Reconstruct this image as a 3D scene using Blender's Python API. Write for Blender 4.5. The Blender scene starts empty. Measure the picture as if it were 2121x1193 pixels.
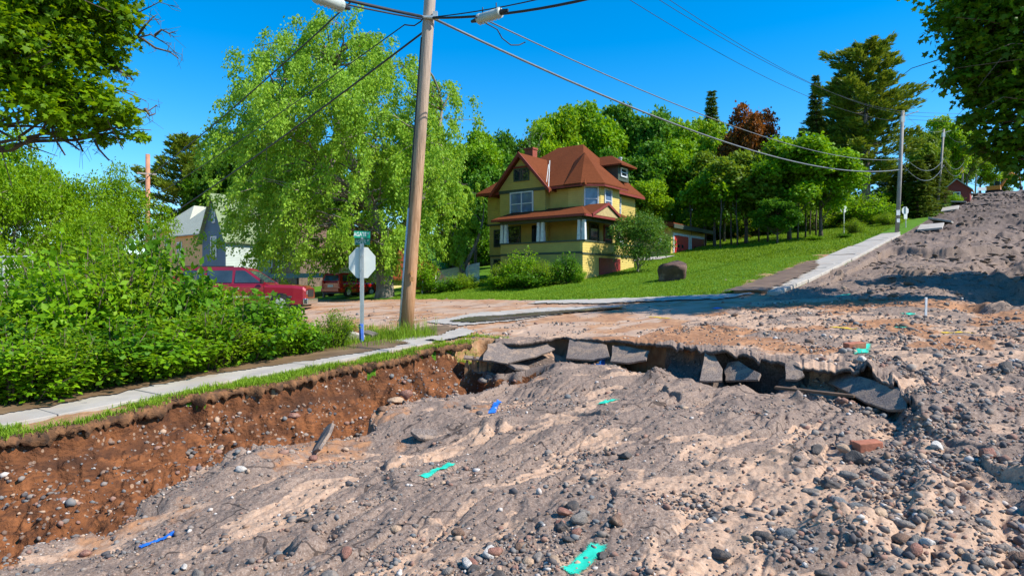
import bpy, math, random
import numpy as np
from mathutils import Vector, Matrix, noise as mnoise

# ------------------------------------------------------------------ camera, sky, sun, exposure
R = math.radians
S = bpy.context.scene
COL = S.collection
F, CX, CY, EYE = 1400.0, 1060.5, 596.5, 2.2          # photograph's focal length / centre in its own pixels
cd = bpy.data.cameras.new('camera'); cam = bpy.data.objects.new('camera', cd); COL.objects.link(cam)
cd.sensor_width = 36; cd.lens = 36 * F / 2121; cd.clip_start = .05; cd.clip_end = 3000
cam.location = (0, 0, EYE); cam.rotation_euler = (R(90), 0, 0); S.camera = cam

SUN_AZ = math.atan2(.955, -.29); SUN_EL = R(46)
W = bpy.data.worlds.new('World'); S.world = W; W.use_nodes = True
wn, wl = W.node_tree.nodes, W.node_tree.links
bg = wn['Background']
sky = wn.new('ShaderNodeTexSky'); sky.sky_type = 'NISHITA'; sky.sun_disc = False
sky.sun_elevation = SUN_EL; sky.sun_rotation = SUN_AZ; sky.altitude = 300; sky.air_density = 1.0; sky.dust_density = .25; sky.ozone_density = 3.0
hs = wn.new('ShaderNodeHueSaturation'); hs.inputs['Saturation'].default_value = 1.5; hs.inputs['Value'].default_value = 1.25; hs.inputs['Hue'].default_value = .498
wl.new(sky.outputs[0], hs.inputs['Color']); wl.new(hs.outputs[0], bg.inputs['Color'])
bg.inputs['Strength'].default_value = .115
sl = bpy.data.lights.new('sun', 'SUN'); sl.energy = 4.8; sl.angle = R(.5); sl.color = (1, .94, .84)
so = bpy.data.objects.new('sun', sl); COL.objects.link(so)
sdir = Vector((math.sin(SUN_AZ) * math.cos(SUN_EL), math.cos(SUN_AZ) * math.cos(SUN_EL), math.sin(SUN_EL)))
so.rotation_euler = sdir.to_track_quat('Z', 'Y').to_euler(); so.location = (30, -10, 40)
S.view_settings.view_transform = 'Standard'; S.view_settings.look = 'None'
S.view_settings.exposure = .68; S.view_settings.gamma = 1

# ------------------------------------------------------------------ helpers: tags, meshes
rng = np.random.default_rng(7)
random.seed(7)

def tag(o, label=None, cat=None, group=None, kind=None):
    if label: o['label'] = label
    if cat: o['category'] = cat
    if group: o['group'] = group
    if kind or (label and cat): o['kind'] = kind or 'thing'
    return o

def empty(name, loc, rz=0, label=None, cat=None, group=None):
    o = bpy.data.objects.new(name, None); COL.objects.link(o)
    o.location = loc; o.rotation_euler = (0, 0, rz); o.empty_display_size = .3
    return tag(o, label, cat, group)

def link(name, me, parent=None, mat=None):
    o = bpy.data.objects.new(name, me); COL.objects.link(o)
    if parent: o.parent = parent
    if mat: 
        if len(me.materials) == 0: me.materials.append(mat)
    return o

def np_mesh(name, V, Fc, smooth=False, attrs=None):
    """V (n,3); Fc (m,k) equal-sided faces"""
    V = np.asarray(V, np.float32); Fc = np.asarray(Fc, np.int32)
    me = bpy.data.meshes.new(name)
    me.vertices.add(len(V)); me.vertices.foreach_set('co', V.ravel())
    k = Fc.shape[1]
    me.loops.add(Fc.size); me.loops.foreach_set('vertex_index', Fc.ravel())
    me.polygons.add(len(Fc)); me.polygons.foreach_set('loop_start', np.arange(0, Fc.size, k, dtype=np.int32))
    try: me.polygons.foreach_set('loop_total', np.full(len(Fc), k, np.int32))
    except Exception: pass
    if smooth: me.polygons.foreach_set('use_smooth', np.ones(len(Fc), bool))
    me.update(calc_edges=True)
    for n, a in (attrs or {}).items():
        at = me.attributes.new(n, 'FLOAT', 'POINT'); at.data.foreach_set('value', np.asarray(a, np.float32))
    return me

class MB:
    def __init__(s): s.v = []; s.f = []
    def poly(s, pts): 
        i = len(s.v); s.v += [tuple(p) for p in pts]; s.f.append(tuple(range(i, i + len(pts)))); return s
    def box(s, c, d, rz=0, rx=0, ry=0):
        i = len(s.v); m = Matrix.Rotation(rz, 3, 'Z') @ Matrix.Rotation(ry, 3, 'Y') @ Matrix.Rotation(rx, 3, 'X'); c = Vector(c)
        for a in (-.5, .5):
            for b in (-.5, .5):
                for e in (-.5, .5): s.v.append(tuple(c + m @ Vector((a * d[0], b * d[1], e * d[2]))))
        for q in ((0, 1, 3, 2), (4, 6, 7, 5), (0, 4, 5, 1), (2, 3, 7, 6), (0, 2, 6, 4), (1, 5, 7, 3)): s.f.append(tuple(i + k for k in q))
        return s
    def b2(s, lo, hi):
        return s.box([(a + b) / 2 for a, b in zip(lo, hi)], [b - a for a, b in zip(lo, hi)])
    def prism(s, pts, vec):
        """closed solid: polygon pts swept by vec"""
        i = len(s.v); n = len(pts); vec = Vector(vec)
        s.v += [tuple(Vector(p)) for p in pts] + [tuple(Vector(p) + vec) for p in pts]
        s.f.append(tuple(range(i + n - 1, i - 1, -1))); s.f.append(tuple(range(i + n, i + 2 * n)))
        for k in range(n): s.f.append((i + k, i + (k + 1) % n, i + n + (k + 1) % n, i + n + k))
        return s
    def tube(s, P, rad, n=6, cap=True):
        P = [Vector(p) for p in P]
        if not hasattr(rad, '__len__'): rad = [rad] * len(P)
        i0 = len(s.v); ref = Vector((.31, .17, .93))
        for k, p in enumerate(P):
            t = (P[min(k + 1, len(P) - 1)] - P[max(k - 1, 0)]).normalized()
            if abs(t.dot(ref)) > .95: ref = Vector((.9, .2, .1))
            a = (ref - t * t.dot(ref)).normalized(); b = t.cross(a); ref = a
            for j in range(n):
                th = 2 * math.pi * j / n; s.v.append(tuple(p + (a * math.cos(th) + b * math.sin(th)) * rad[k]))
        for k in range(len(P) - 1):
            for j in range(n):
                j2 = (j + 1) % n; q = i0 + k * n
                s.f.append((q + j, q + j2, q + n + j2, q + n + j))
        if cap:
            s.f.append(tuple(i0 + j for j in range(n - 1, -1, -1))); q = i0 + (len(P) - 1) * n
            s.f.append(tuple(q + j for j in range(n)))
        return s
    def build(s, name, mat=None, parent=None, smooth=False, bevel=0):
        me = bpy.data.meshes.new(name); me.from_pydata(s.v, [], s.f)
        if smooth: me.polygons.foreach_set('use_smooth', np.ones(len(me.polygons), bool))
        me.update()
        o = link(name, me, parent, mat)
        if bevel:
            m = o.modifiers.new('bevel', 'BEVEL'); m.width = bevel; m.segments = 2; m.limit_method = 'ANGLE'; m.angle_limit = R(40)
        return o

def copy_tree(o, parent=None):
    c = o.copy(); COL.objects.link(c)
    if parent: c.parent = parent
    for ch in list(o.children): copy_tree(ch, c)
    return c

# ------------------------------------------------------------------ noise
def _h(ix, iy, seed):
    h = (ix.astype(np.int64) * 374761393 + iy.astype(np.int64) * 668265263 + seed * 974634777) & 0xffffffff
    h = ((h ^ (h >> 13)) * 1274126177) & 0xffffffff
    return (h ^ (h >> 16)) & 0xffffffff
def hr(ix, iy, seed): return _h(ix, iy, seed) / 4294967295.0
def vn(x, y, seed=0):
    x, y = np.broadcast_arrays(np.asarray(x, float), np.asarray(y, float))
    ix = np.floor(x); iy = np.floor(y); fx = x - ix; fy = y - iy
    sx = fx * fx * fx * (fx * (fx * 6 - 15) + 10); sy = fy * fy * fy * (fy * (fy * 6 - 15) + 10)
    def g(dx, dy):
        a = hr(ix + dx, iy + dy, seed) * 6.2832
        return np.cos(a) * (fx - dx) + np.sin(a) * (fy - dy)
    a = g(0, 0) * (1 - sx) + g(1, 0) * sx; b = g(0, 1) * (1 - sx) + g(1, 1) * sx
    return (a * (1 - sy) + b * sy) * 1.5
def fbm(x, y, o=3, seed=0, g=.5):
    s = 0; a = 1; 
    for k in range(o):
        s = s + a * vn(x, y, seed + k * 17); x = np.asarray(x) * 2.03 + 3.1; y = np.asarray(y) * 2.03 - 1.7; a *= g
    return s
def worley(x, y, seed=0):
    ix = np.floor(x); iy = np.floor(y); f1 = np.full(x.shape, 9.); f2 = f1.copy(); cid = f1 * 0; dx1 = f1 * 0; dy1 = f1 * 0
    for a in (-1, 0, 1):
        for b in (-1, 0, 1):
            jx = ix + a; jy = iy + b
            dx = jx + hr(jx, jy, seed) - x; dy = jy + hr(jx, jy, seed + 5) - y; d = np.hypot(dx, dy)
            m = d < f1
            f2 = np.where(m, f1, np.minimum(f2, d)); f1 = np.where(m, d, f1)
            cid = np.where(m, hr(jx, jy, seed + 9), cid); dx1 = np.where(m, dx, dx1); dy1 = np.where(m, dy, dy1)
    return f1, f2, cid, dx1, dy1
def ss(x, a, b):
    t = np.clip((x - a) / (b - a), 0, 1); return t * t * (3 - 2 * t)
def mix(a, b, t): return a * (1 - t) + b * t

# ------------------------------------------------------------------ the lie of the land: u runs up the street, v to its left
_us = np.array([-80, 0, 22, 30, 45, 63, 98, 140, 185, 230, 900]); _zs = np.array([-5.6, 0, 1.54, 2.25, 4.2, 6.66, 11.66, 17.8, 23.6, 25.0, 27.])
_uu = np.arange(-80, 900, .25); _z = np.interp(_uu, _us, _zs); _z = np.convolve(np.pad(_z, 16, mode='edge'), np.ones(33) / 33, 'valid')
def Hb(x, y):
    u = .6 * x + .8 * y; v = -.8 * x + .6 * y
    return np.interp(u, _uu, _z) - .037 * np.clip(v - 8, 0, 46) * ss(u, 18, 32)
def uv(u, v): return .6 * u - .8 * v, .8 * u + .6 * v            # street coordinates -> x, y
def G(px, py):
    """where the sight line of a measured photo point meets the bare ground"""
    rx = (px - CX) / F; rz = (CY - py) / F; t = np.arange(1, 260, .02)
    d = EYE + rz * t - Hb(rx * t, t); i = np.argmax(d < 0); return rx * t[i], t[i]
def P(px, py, t): return Vector(((px - CX) / F * t, t, EYE + (CY - py) / F * t))

# scarp lines, as range from the camera against azimuth (deg)
_sc = np.array([(-1.6, 16.6), (-.12, 16.2), (1.33, 16.6), (2.25, 15.78), (3.46, 14.25), (3.94, 13.14), (5.07, 12.26), (5.53, 11.39), (5.7, 10.1), (5.3, 8.9)])
_saz = np.degrees(np.arctan2(_sc[:, 0], _sc[:, 1])); _sr = np.hypot(_sc[:, 0], _sc[:, 1])
_s2 = np.array([G(1650, 560), G(1800, 516), G(1880, 511), G(1960, 514), G(2050, 505), G(2160, 500)])
_s2az = np.degrees(np.arctan2(_s2[:, 0], _s2[:, 1])); _s2r = np.hypot(_s2[:, 0], _s2[:, 1])
LAWN_V = np.array([-5, 7.4, 8.6, 10.4, 13.2, 17.85, 24, 31, 45, 60]); LAWN_U = np.array([29, 28.5, 27.7, 26.7, 25.8, 25.25, 27.5, 30.3, 33, 36])

FLAT = []                                                       # spots where the paving is even (under the sprayed marks)
def surf(x, y):
    """full height and the per-point masks of the ground"""
    x = np.asarray(x, float); y = np.asarray(y, float)
    u = .6 * x + .8 * y; v = -.8 * x + .6 * y; r = np.hypot(x, y); az = np.degrees(np.arctan2(x, y))
    z = Hb(x, y); o = {}
    wob = fbm(x * .9, y * .9, 3, 3)
    n1 = lambda k, s: vn(u * k, 0 * u + s * 3.3, s)
    lip = 10.6 + .3 * n1(.45, 11) + .22 * n1(1.4, 12) + .1 * n1(4.3, 13)
    vA = 7.9 + .7 * n1(.4, 21) + .35 * n1(1.5, 22) + .12 * n1(5.1, 23) + .05 * n1(13, 24)
    gend = 12.0 + .5 * vn(v * .9, v * 0, 31) + .2 * vn(v * 3.1, v * 0, 32)
    gm = ss(gend - u, -.25, .25)
    w = lip - v
    road = (v < 7.35 + .12 * n1(1.1, 41)) | (u < 13.2)
    lawn_e = np.interp(v, LAWN_V, LAWN_U) + .25 * fbm(x * .7, y * .7, 2, 51)
    side = (u >= 13.6 + .4 * n1(.7, 52)) & (v > 7.2) & (u < lawn_e)
    # --- gully bank
    led = .25 * n1(.6, 65); prof = .50 * ss(w, 0, .12) + .12 * ss(w, .10, .5) + .22 * ss(w, .42 + led, .55 + led) + .34 * ss(w, .5, 1.9)
    prof = prof * (.9 + .25 * n1(.35, 61)) + .16 * fbm(u * 1.3, v * 1.3 + 4, 4, 62) * ss(w, .05, .4) + .06 * fbm(u * 6, v * 6, 3, 63) * ss(w, .02, .2)
    strata = .05 * np.abs(vn(u * 2.2, v * 5, 64)) * ss(w, .1, .3)
    prof = prof + strata
    prof *= 1 - .45 * ss(u, 7, 11) * ss(-v, -9.6, -8.2)
    dropL = (.42 + .22 * n1(.5, 71)) * ss(v, 2.2, 8.0) * (1 - ss(u, 9, 13))
    tA = ss(v, vA - .08, vA + .08)
    drop = np.where(w > 0, mix(dropL, np.maximum(prof, dropL * 0), tA), 0) * gm
    # --- scarp in the middle of the crossing
    jag = .55 * vn(az * .2, az * 0, 81) + .16 * vn(az * .62, az * 0, 82) + .03 * vn(x * 3, y * 3, 83) + .10 * vn(x * 1.1, y * 1.1, 88)
    rs = np.interp(az, _saz, _sr) + jag
    d = rs - r
    Dd = np.interp(az, [-6, -4.5, -1, 3, 8, 14, 20, 25, 29.5, 31.2], [0, .6, 1.0, .85, .72, .85, .85, .72, .6, 0])
    gap = ss(vn(az * .22 + 2.2, az * 0, 84) + .25 * vn(x * 1.2, y * 1.2, 85), -.15, .15)
    dw = d + .34 * ss(Dd, .3, .6)
    fall = mix(ss(dw, 0, 1.5), ss(dw, 0, .11), np.maximum(gap, .35))
    drop = drop + Dd * fall * np.exp(-np.maximum(d, 0) / 1.9) * (dw > 0) * (v < lip + .3)
    # --- second scarp, up the street
    jag2 = 1.2 * vn(az * .4, az * 0, 86) + .5 * vn(x * .7, y * .7, 87) + .2 * vn(x * 2.2, y * 2.2, 89)
    d2 = np.interp(az, _s2az, _s2r) + jag2 - r
    D2 = np.interp(az, [23.5, 26, 28, 30, 33, 38], [0, .75, .8, .45, .7, .5])
    drop = drop + D2 * ss(d2, 0, 1.1) * np.exp(-np.maximum(d2, 0) / 7) * (d2 > 0) * (v < 6.6) * (u > 24)
    # --- gully along the right side of the upper street, humped spoil
    rg = ss(-v, -2.2 - .8 * n1(.3, 91), -.6 - .8 * n1(.3, 91)) * ss(u, 21.5, 25) * (1 - ss(u, 120, 150)) * ss(v, -6, -3.5)
    drop = drop + rg * (.4 + .45 * fbm(u * .35, v * .6, 3, 92))
    z = z - drop
    # --- paving: ripples that run with the flow, plates, cracks
    R0 = ((w < 0) == False) & (v < vA) | ((v <= 7.3) & (u > 11)) | ((u > 11.5) & (u < 13.6) & (v < 9.6))
    rm = np.where(v < 7.3, 1., np.where(u < 13, (v < vA) * 1., 0.))
    rmS = np.where(side, .35, rm)
    wu = fbm(u * .3, v * .3, 2, 101)
    rip = fbm(u * .24 + wu * .5, v * .95 + wu * .8, 3, 102)
    rip2 = fbm(u * .9 + 5, v * 2.3 + wu, 3, 103)
    amp = np.interp(u, [-10, 12, 14, 23, 28, 60, 200], [1, 1, .45, .4, .6, .85, 1.2])
    rl1 = vn(u * .42 + .5 * wu, v * 1.9 + 1.1 * wu, 105); rl2 = vn(u * .9 + 7, v * 3.4 + wu, 106)
    rill = np.exp(-(rl1 / .07) ** 2) + .55 * np.exp(-(rl2 / .09) ** 2)
    zr = -.046 * rill * (.25 + .75 * ss(fbm(u * .3 + 5, v * .5, 2, 107), -.15, .25)) * np.interp(u, [-10, 12, 14, 24, 28, 60], [1, 1, .35, .3, .6, .9]) + .085 * rip * amp + .040 * rip2 * amp
    wx = u * .42 + .35 * fbm(u * .8, v * .8, 2, 111); wy = v * .62 + .35 * fbm(u * .8 + 9, v * .8, 2, 112)
    f1, f2, cid, cx, cy = worley(wx, wy, 113)
    e = f2 - f1
    act = ss(fbm(u * .35, v * .5, 2, 114), -.12, .2) * np.interp(u, [-10, 12.5, 14, 24, 28, 60], [1, 1, .5, .3, 1, 1])
    plate = ((cid - .5) * .10 + cx * (np.modf(cid * 7.3)[0] - .5) * .16 + cy * (np.modf(cid * 13.7)[0] - .5) * .22) * act
    crack = -.085 * np.exp(-(e / .05) ** 2) * act
    lipup = .045 * np.exp(-((e - .14) / .08) ** 2) * act * (cid > .45)
    plate = plate * ss(e, 0., .16) * np.interp(u, [20, 28, 60], [1, 1.8, 3.5])
    zr = zr + plate + crack + lipup
    # pinched little tents of broken paving
    g1, g2, gid, gx, gy = worley(u * .55 + 3, v * .75 + 1, 121)
    tent = np.maximum(0, 1 - g1 / .33) ** 1.6 * (gid > .62) * (.16 + .1 * np.modf(gid * 9)[0]) * ss(g2 - g1, 0, .2)
    zr = zr + tent * np.interp(u, [-5, 1, 12, 14, 24, 30], [.4, 1, 1, .3, .3, .7]) * (.7 + .5 * vn(x * 6, y * 6, 122))
    fine = .012 * fbm(x * 5, y * 5, 3, 131) + .007 * fbm(x * 17, y * 17, 2, 132)
    # rubbled stretches: crumbs and flakes of broken asphalt
    rub = ss(fbm(u * .55 + 4, v * 1.0, 3, 135), .12, .38)
    h1, h2, hid, hx, hy = worley(x * 5.5, y * 5.5, 136)
    fine = fine + rub * .03 * (hid - .3) * ss(h2 - h1, .04, .22)
    # torn flow edges: little steps where one skin of paving rides over the next
    st = np.modf(np.abs(rip * 2.6 + .25 * rip2 + 20))[0]
    fine = fine + .016 * (ss(st, .0, .12) - st) * ss(fbm(u * .4, v * .8 + 3, 2, 137), -.1, .15)
    for fx_, fy_, fr_ in FLAT: zr = zr * (1 - .85 * np.exp(-((x - fx_) ** 2 + (y - fy_) ** 2) / fr_ ** 2))
    z = z + (zr + fine) * rmS + np.where(rm + side > 0, 0, .03 * fbm(x * .8, y * .8, 3, 133) + .012 * fbm(x * 4, y * 4, 2, 134))
    # big lumps of torn paving on the far hill
    z = z + rm * ss(u, 45, 70) * (1 - ss(u, 170, 200)) * (.2 * np.abs(fbm(u * .22, v * .34, 4, 141)) - .07) * (1 - ss(v, 4.5, 6.5))
    soil = (w > 0) & (v > vA) & (gm > .15)
    zone = np.where(soil, 2, np.where((v < 7.35) | ((w > 0) & (u < 13.3)) | ((u > 11.5) & (u < 13.7) & (v < 9.3)), 1, np.where(side, 3, 0)))
    zone = np.where((u > 10) & (v > lip) & (u < 13.7), 0, zone)
    zone = np.where(v < -8 - .5 * wob, 0, zone)
    # --- masks
    hol = -rip * .9 - rip2 * .5
    near_r = ss(x, -.6, 3.0) * (1 - ss(y, 4.5, 9.5))
    sand = ss(-.05 + hol + .35 * fbm(x * 1.6, y * 1.6, 3, 151) + .55 * near_r - .1 * act, .12, .45)
    sand = np.maximum(sand, .8 * near_r * ss(fbm(x * .8, y * .8, 3, 155), -.45, .1))
    sand = sand * np.interp(u, [-20, 24, 28, 60], [1, 1, .25, .15])
    cross = ss(u, 12.6, 14.5) * (1 - ss(u, 24, 27))
    orange = cross * ss(fbm(x * .35 + 2, y * .35, 3, 152) + .12, -.05, .35)
    orange = np.maximum(orange, .55 * ss(v, 4.5, 7.5) * (1 - ss(u, 11, 13)) * ss(fbm(x * .6, y * .6, 3, 153), .05, .4))
    orange = np.where(zone == 3, np.maximum(orange, .35 + .5 * ss(v, 12, 18)), orange)
    sand = np.maximum(sand, cross * ss(fbm(x * .5, y * .5, 3, 154), -.15, .25) * .85)
    # soil mask for banks: dark topsoil plus painted rim shade, orange clay, sandy floor
    top = np.exp(-((w - .25 - .15 * n1(.9, 161)) / .22) ** 2) * ss(fbm(u * 1.2, w * 4, 3, 162), -.25, .25)
    floor_ = ss(w, 1.7, 2.4) * ss(fbm(x, y, 2, 163), -.3, .2)
    grassm = np.where(zone == 0, 1., 0.)
    bare = ss(fbm(x * .8, y * .8, 3, 171) - .1, -.1, .3) * (u < 13.7)
    bare = np.maximum(bare, .9 * (1 - ss(v, 9.3, 11.5 + 1.5 * wob)) * ss(u, 26, 30) * (1 - ss(u, 50, 56)) * ss(fbm(x * .9, y * .9, 3, 172), -.3, .1))
    bare = np.maximum(bare, (v < 11.4) * (u < 12) * ss(fbm(u * .5, v * 1.5, 3, 173), .02, .25) * .9)
    bare = np.maximum(bare, (1 - ss(u, 15, 16)) * (u > 11.5) * .6)
    o.update(dark=np.clip(ss(u, 42, 80) * .65 + (zone == 1) * ss(u, 26, 32) * .25 + .9 * ss(d, -.4, -.3) * (1 - ss(d, .35, 1.3)) * (u < 16) * (Dd > .1), 0, 1), zone=zone, sand=np.clip(sand, 0, 1), orange=np.clip(orange, 0, 1), top=top, flo=floor_, bare=np.clip(bare, 0, 1), u=u, v=v, w=w, d=d, rill=rill, edge=np.abs(v - vA) + (u > 11) * 9)  # dark: darker hill paving, plus shade painted below the torn lip
    return z, o
def Hz(x, y): return surf(np.atleast_1d(x), np.atleast_1d(y))[0]
QN, AZN = .0035, .07

# ------------------------------------------------------------------ materials
class NT:
    def __init__(s, name):
        s.m = bpy.data.materials.new(name); s.m.use_nodes = True; s.t = s.m.node_tree; s.b = s.t.nodes['Principled BSDF']
    def n(s, typ, **kw):
        nd = s.t.nodes.new('ShaderNode' + typ)
        for k, v in kw.items():
            if k in nd.bl_rna.properties: setattr(nd, k, v)
            else: nd.inputs[k.replace('_', ' ')].default_value = v
        return nd
    def l(s, a, b): s.t.links.new(a, b)
    def mixc(s, fac, a, b, mode='MIX'):
        m = s.t.nodes.new('ShaderNodeMix'); m.data_type = 'RGBA'; m.blend_type = mode; m.clamp_factor = True
        for sock, val in ((m.inputs[0], fac), (m.inputs[6], a), (m.inputs[7], b)):
            if isinstance(val, bpy.types.NodeSocket): s.l(val, sock)
            elif isinstance(val, (int, float)): sock.default_value = val
            else: sock.default_value = (*val, 1)
        return m.outputs[2]
    def math(s, op, a, b=0., clamp=False):
        m = s.t.nodes.new('ShaderNodeMath'); m.operation = op; m.use_clamp = clamp
        for sock, val in ((m.inputs[0], a), (m.inputs[1], b)):
            if isinstance(val, bpy.types.NodeSocket): s.l(val, sock)
            else: sock.default_value = val
        return m.outputs[0]
    def noise(s, scale, detail=3, vec=None, rough=.55):
        nd = s.n('TexNoise'); nd.inputs['Scale'].default_value = scale; nd.inputs['Detail'].default_value = detail; nd.inputs['Roughness'].default_value = rough
        s.l(vec if vec is not None else s.coord(), nd.inputs['Vector']); return nd.outputs['Fac']
    def coord(s):
        if not hasattr(s, '_c'): s._c = s.n('TexCoord').outputs['Object']
        return s._c
    def vmap(s, scale):
        m = s.n('Mapping'); m.inputs['Scale'].default_value = scale; s.l(s.coord(), m.inputs['Vector']); return m.outputs[0]
    def ramp(s, fac, a, b):
        mr = s.n('MapRange'); mr.inputs[1].default_value = a; mr.inputs[2].default_value = b; s.l(fac, mr.inputs[0]); return mr.outputs[0]
    def attr(s, name): return s.n('Attribute', attribute_name=name).outputs['Fac']
    def bump(s, h, strength=.5, dist=.02):
        b = s.n('Bump'); b.inputs['Strength'].default_value = strength; b.inputs['Distance'].default_value = dist; s.l(h, b.inputs['Height'])
        s.l(b.outputs[0], s.b.inputs['Normal']); return b
    def col(s, c): s.l(c, s.b.inputs['Base Color'])

def mat(name, c, rough=.7, metal=0, var=.18, scale=6., bump=0, bscale=40., coat=0, spec=.4):
    t = NT(name)
    c2 = tuple(x * (1 - var) for x in c); c3 = tuple(min(1, x * (1 + var)) for x in c)
    t.col(t.mixc(t.ramp(t.noise(scale, 4), .3, .7), c2, c3))
    t.b.inputs['Roughness'].default_value = rough; t.b.inputs['Metallic'].default_value = metal
    t.b.inputs['Specular IOR Level'].default_value = spec
    if coat: t.b.inputs['Coat Weight'].default_value = coat; t.b.inputs['Coat Roughness'].default_value = .06
    if bump: t.bump(t.noise(bscale, 3), bump, .01)
    return t.m

def boards(name, c, step=.12, kind='clap', var=.12):
    """painted siding: lapped boards or shingle courses"""
    t = NT(name); sep = t.n('SeparateXYZ'); t.l(t.coord(), sep.inputs[0])
    z = t.math('DIVIDE', sep.outputs[2], step); fr = t.math('FRACT', z)
    base = t.mixc(t.ramp(t.noise(1.3, 4), .3, .7), tuple(x * (1 - var) for x in c), tuple(min(1, x * (1 + var)) for x in c))
    if kind == 'shingle':
        h = t.math('ADD', sep.outputs[0], sep.outputs[1]); row = t.math('FLOOR', z)
        h = t.math('FRACT', t.math('ADD', t.math('DIVIDE', h, .16), t.math('MULTIPLY', row, .5)))
        edge = t.math('MAXIMUM', t.math('LESS_THAN', h, .1), t.math('LESS_THAN', fr, .14))
    elif kind == 'vert':
        h = t.math('FRACT', t.math('DIVIDE', t.math('ADD', sep.outputs[0], sep.outputs[1]), step)); edge = t.math('LESS_THAN', h, .1); fr = h
    else: edge = t.math('LESS_THAN', fr, .13)
    t.col(t.mixc(t.math('MULTIPLY', edge, .35), base, tuple(x * .45 for x in c)))
    t.b.inputs['Roughness'].default_value = .65
    t.bump(t.math('SUBTRACT', t.math('SUBTRACT', 1., fr), edge), .6, .03)
    return t.m

def shingle_roof(name, c, var=.22):
    t = NT(name); sep = t.n('SeparateXYZ'); t.l(t.coord(), sep.inputs[0])
    z = t.math('DIVIDE', sep.outputs[2], .13); fr = t.math('FRACT', z)
    n = t.noise(9, 2, t.vmap((1, 1, 7)))
    base = t.mixc(t.ramp(n, .35, .65), tuple(x * (1 - var) for x in c), tuple(min(1, x * (1 + var)) for x in c))
    base = t.mixc(t.math('MULTIPLY', t.ramp(t.noise(.8, 4), .5, .75), .35), base, tuple(x * .6 for x in c))
    t.col(t.mixc(t.math('MULTIPLY', t.math('LESS_THAN', fr, .15), .35), base, tuple(x * .5 for x in c)))
    t.b.inputs['Roughness'].default_value = .95; t.b.inputs['Specular IOR Level'].default_value = .08; t.bump(t.math('SUBTRACT', 1., fr), .4, .02)
    return t.m

def leaf_mat(name, dark, light, trans=.38, tcol=None, patch=.25, rough=.5):
    t = NT(name)
    r = t.attr('rnd'); nz = t.noise(patch, 2)
    oi = t.n('ObjectInfo').outputs['Random']
    f = t.math('ADD', t.math('MULTIPLY', r, .55), t.math('ADD', t.math('MULTIPLY', t.ramp(nz, .35, .65), .35), t.math('MULTIPLY', oi, .18)))
    c = t.mixc(f, dark, light); t.col(c)
    t.b.inputs['Roughness'].default_value = rough; t.b.inputs['Specular IOR Level'].default_value = .18
    tr = t.n('BsdfTranslucent'); tc = t.mixc(.65, c, tcol or (light[0] * 1.25, light[1] * 1.1, light[2] * .6)); t.l(tc, tr.inputs[0])
    ms = t.n('MixShader'); ms.inputs[0].default_value = trans
    t.l(t.b.outputs[0], ms.inputs[1]); t.l(tr.outputs[0], ms.inputs[2])
    t.l(ms.outputs[0], t.t.nodes['Material Output'].inputs['Surface'])
    return t.m

def glass(name, c=(.02, .03, .04), rough=.05):
    return mat(name, c, rough, 0, .3, 1.5, spec=.8)

M = {}
# road: broken asphalt under dried sand and clay
t = NT('broken_asphalt')
sp = t.ramp(t.noise(70, 2), .5, .72); sp2 = t.ramp(t.noise(28, 4), .35, .65)
asp = t.mixc(sp2, (.146, .100, .076), (.265, .189, .145)); asp = t.mixc(t.math('MULTIPLY', sp, .6), asp, (.46, .38, .32))
asp = t.mixc(t.math('MULTIPLY', t.ramp(t.noise(1.1, 5), .45, .7), .4), asp, (.13, .098, .082))
sn = t.mixc(t.ramp(t.noise(14, 4), .3, .7), (.37, .235, .155), (.53, .365, .255))
orr = t.mixc(t.ramp(t.noise(5, 5), .3, .7), (.21, .085, .035), (.40, .20, .095))
sf = t.ramp(t.math('ADD', t.attr('sand'), t.math('MULTIPLY', t.math('SUBTRACT', t.noise(9, 6, rough=.7), .5), 1.25)), .43, .57)
of = t.ramp(t.math('ADD', t.attr('orange'), t.math('MULTIPLY', t.math('SUBTRACT', t.noise(5, 6, rough=.7), .5), 1.1)), .4, .65)
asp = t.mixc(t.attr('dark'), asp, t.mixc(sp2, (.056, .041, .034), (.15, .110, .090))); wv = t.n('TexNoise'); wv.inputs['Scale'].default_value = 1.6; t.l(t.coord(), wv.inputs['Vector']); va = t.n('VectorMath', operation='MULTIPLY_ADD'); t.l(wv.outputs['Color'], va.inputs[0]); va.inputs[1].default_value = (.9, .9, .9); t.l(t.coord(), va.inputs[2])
vc = t.n('TexVoronoi', feature='DISTANCE_TO_EDGE'); vc.inputs['Scale'].default_value = .95; t.l(va.outputs[0], vc.inputs['Vector'])
ck = t.math('MULTIPLY', t.math('LESS_THAN', vc.outputs['Distance'], .011), t.math('GREATER_THAN', t.noise(.7, 3), .47)); asp = t.mixc(t.math('MULTIPLY', ck, .75), asp, (.03, .022, .019))
sf = t.math('MULTIPLY', sf, t.math('ADD', .55, t.math('MULTIPLY', t.ramp(t.noise(48, 3), .40, .52), .4)), True)
c = t.mixc(sf, asp, sn); c = t.mixc(t.math('MULTIPLY', of, .85), c, orr)
t.col(c); t.b.inputs['Roughness'].default_value = .92; t.b.inputs['Specular IOR Level'].default_value = .25
t.bump(t.math('ADD', t.noise(60, 5, rough=.7), t.math('MULTIPLY', t.noise(17, 5, rough=.6), 1.0)), .5, .02); M['road'] = t.m
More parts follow.
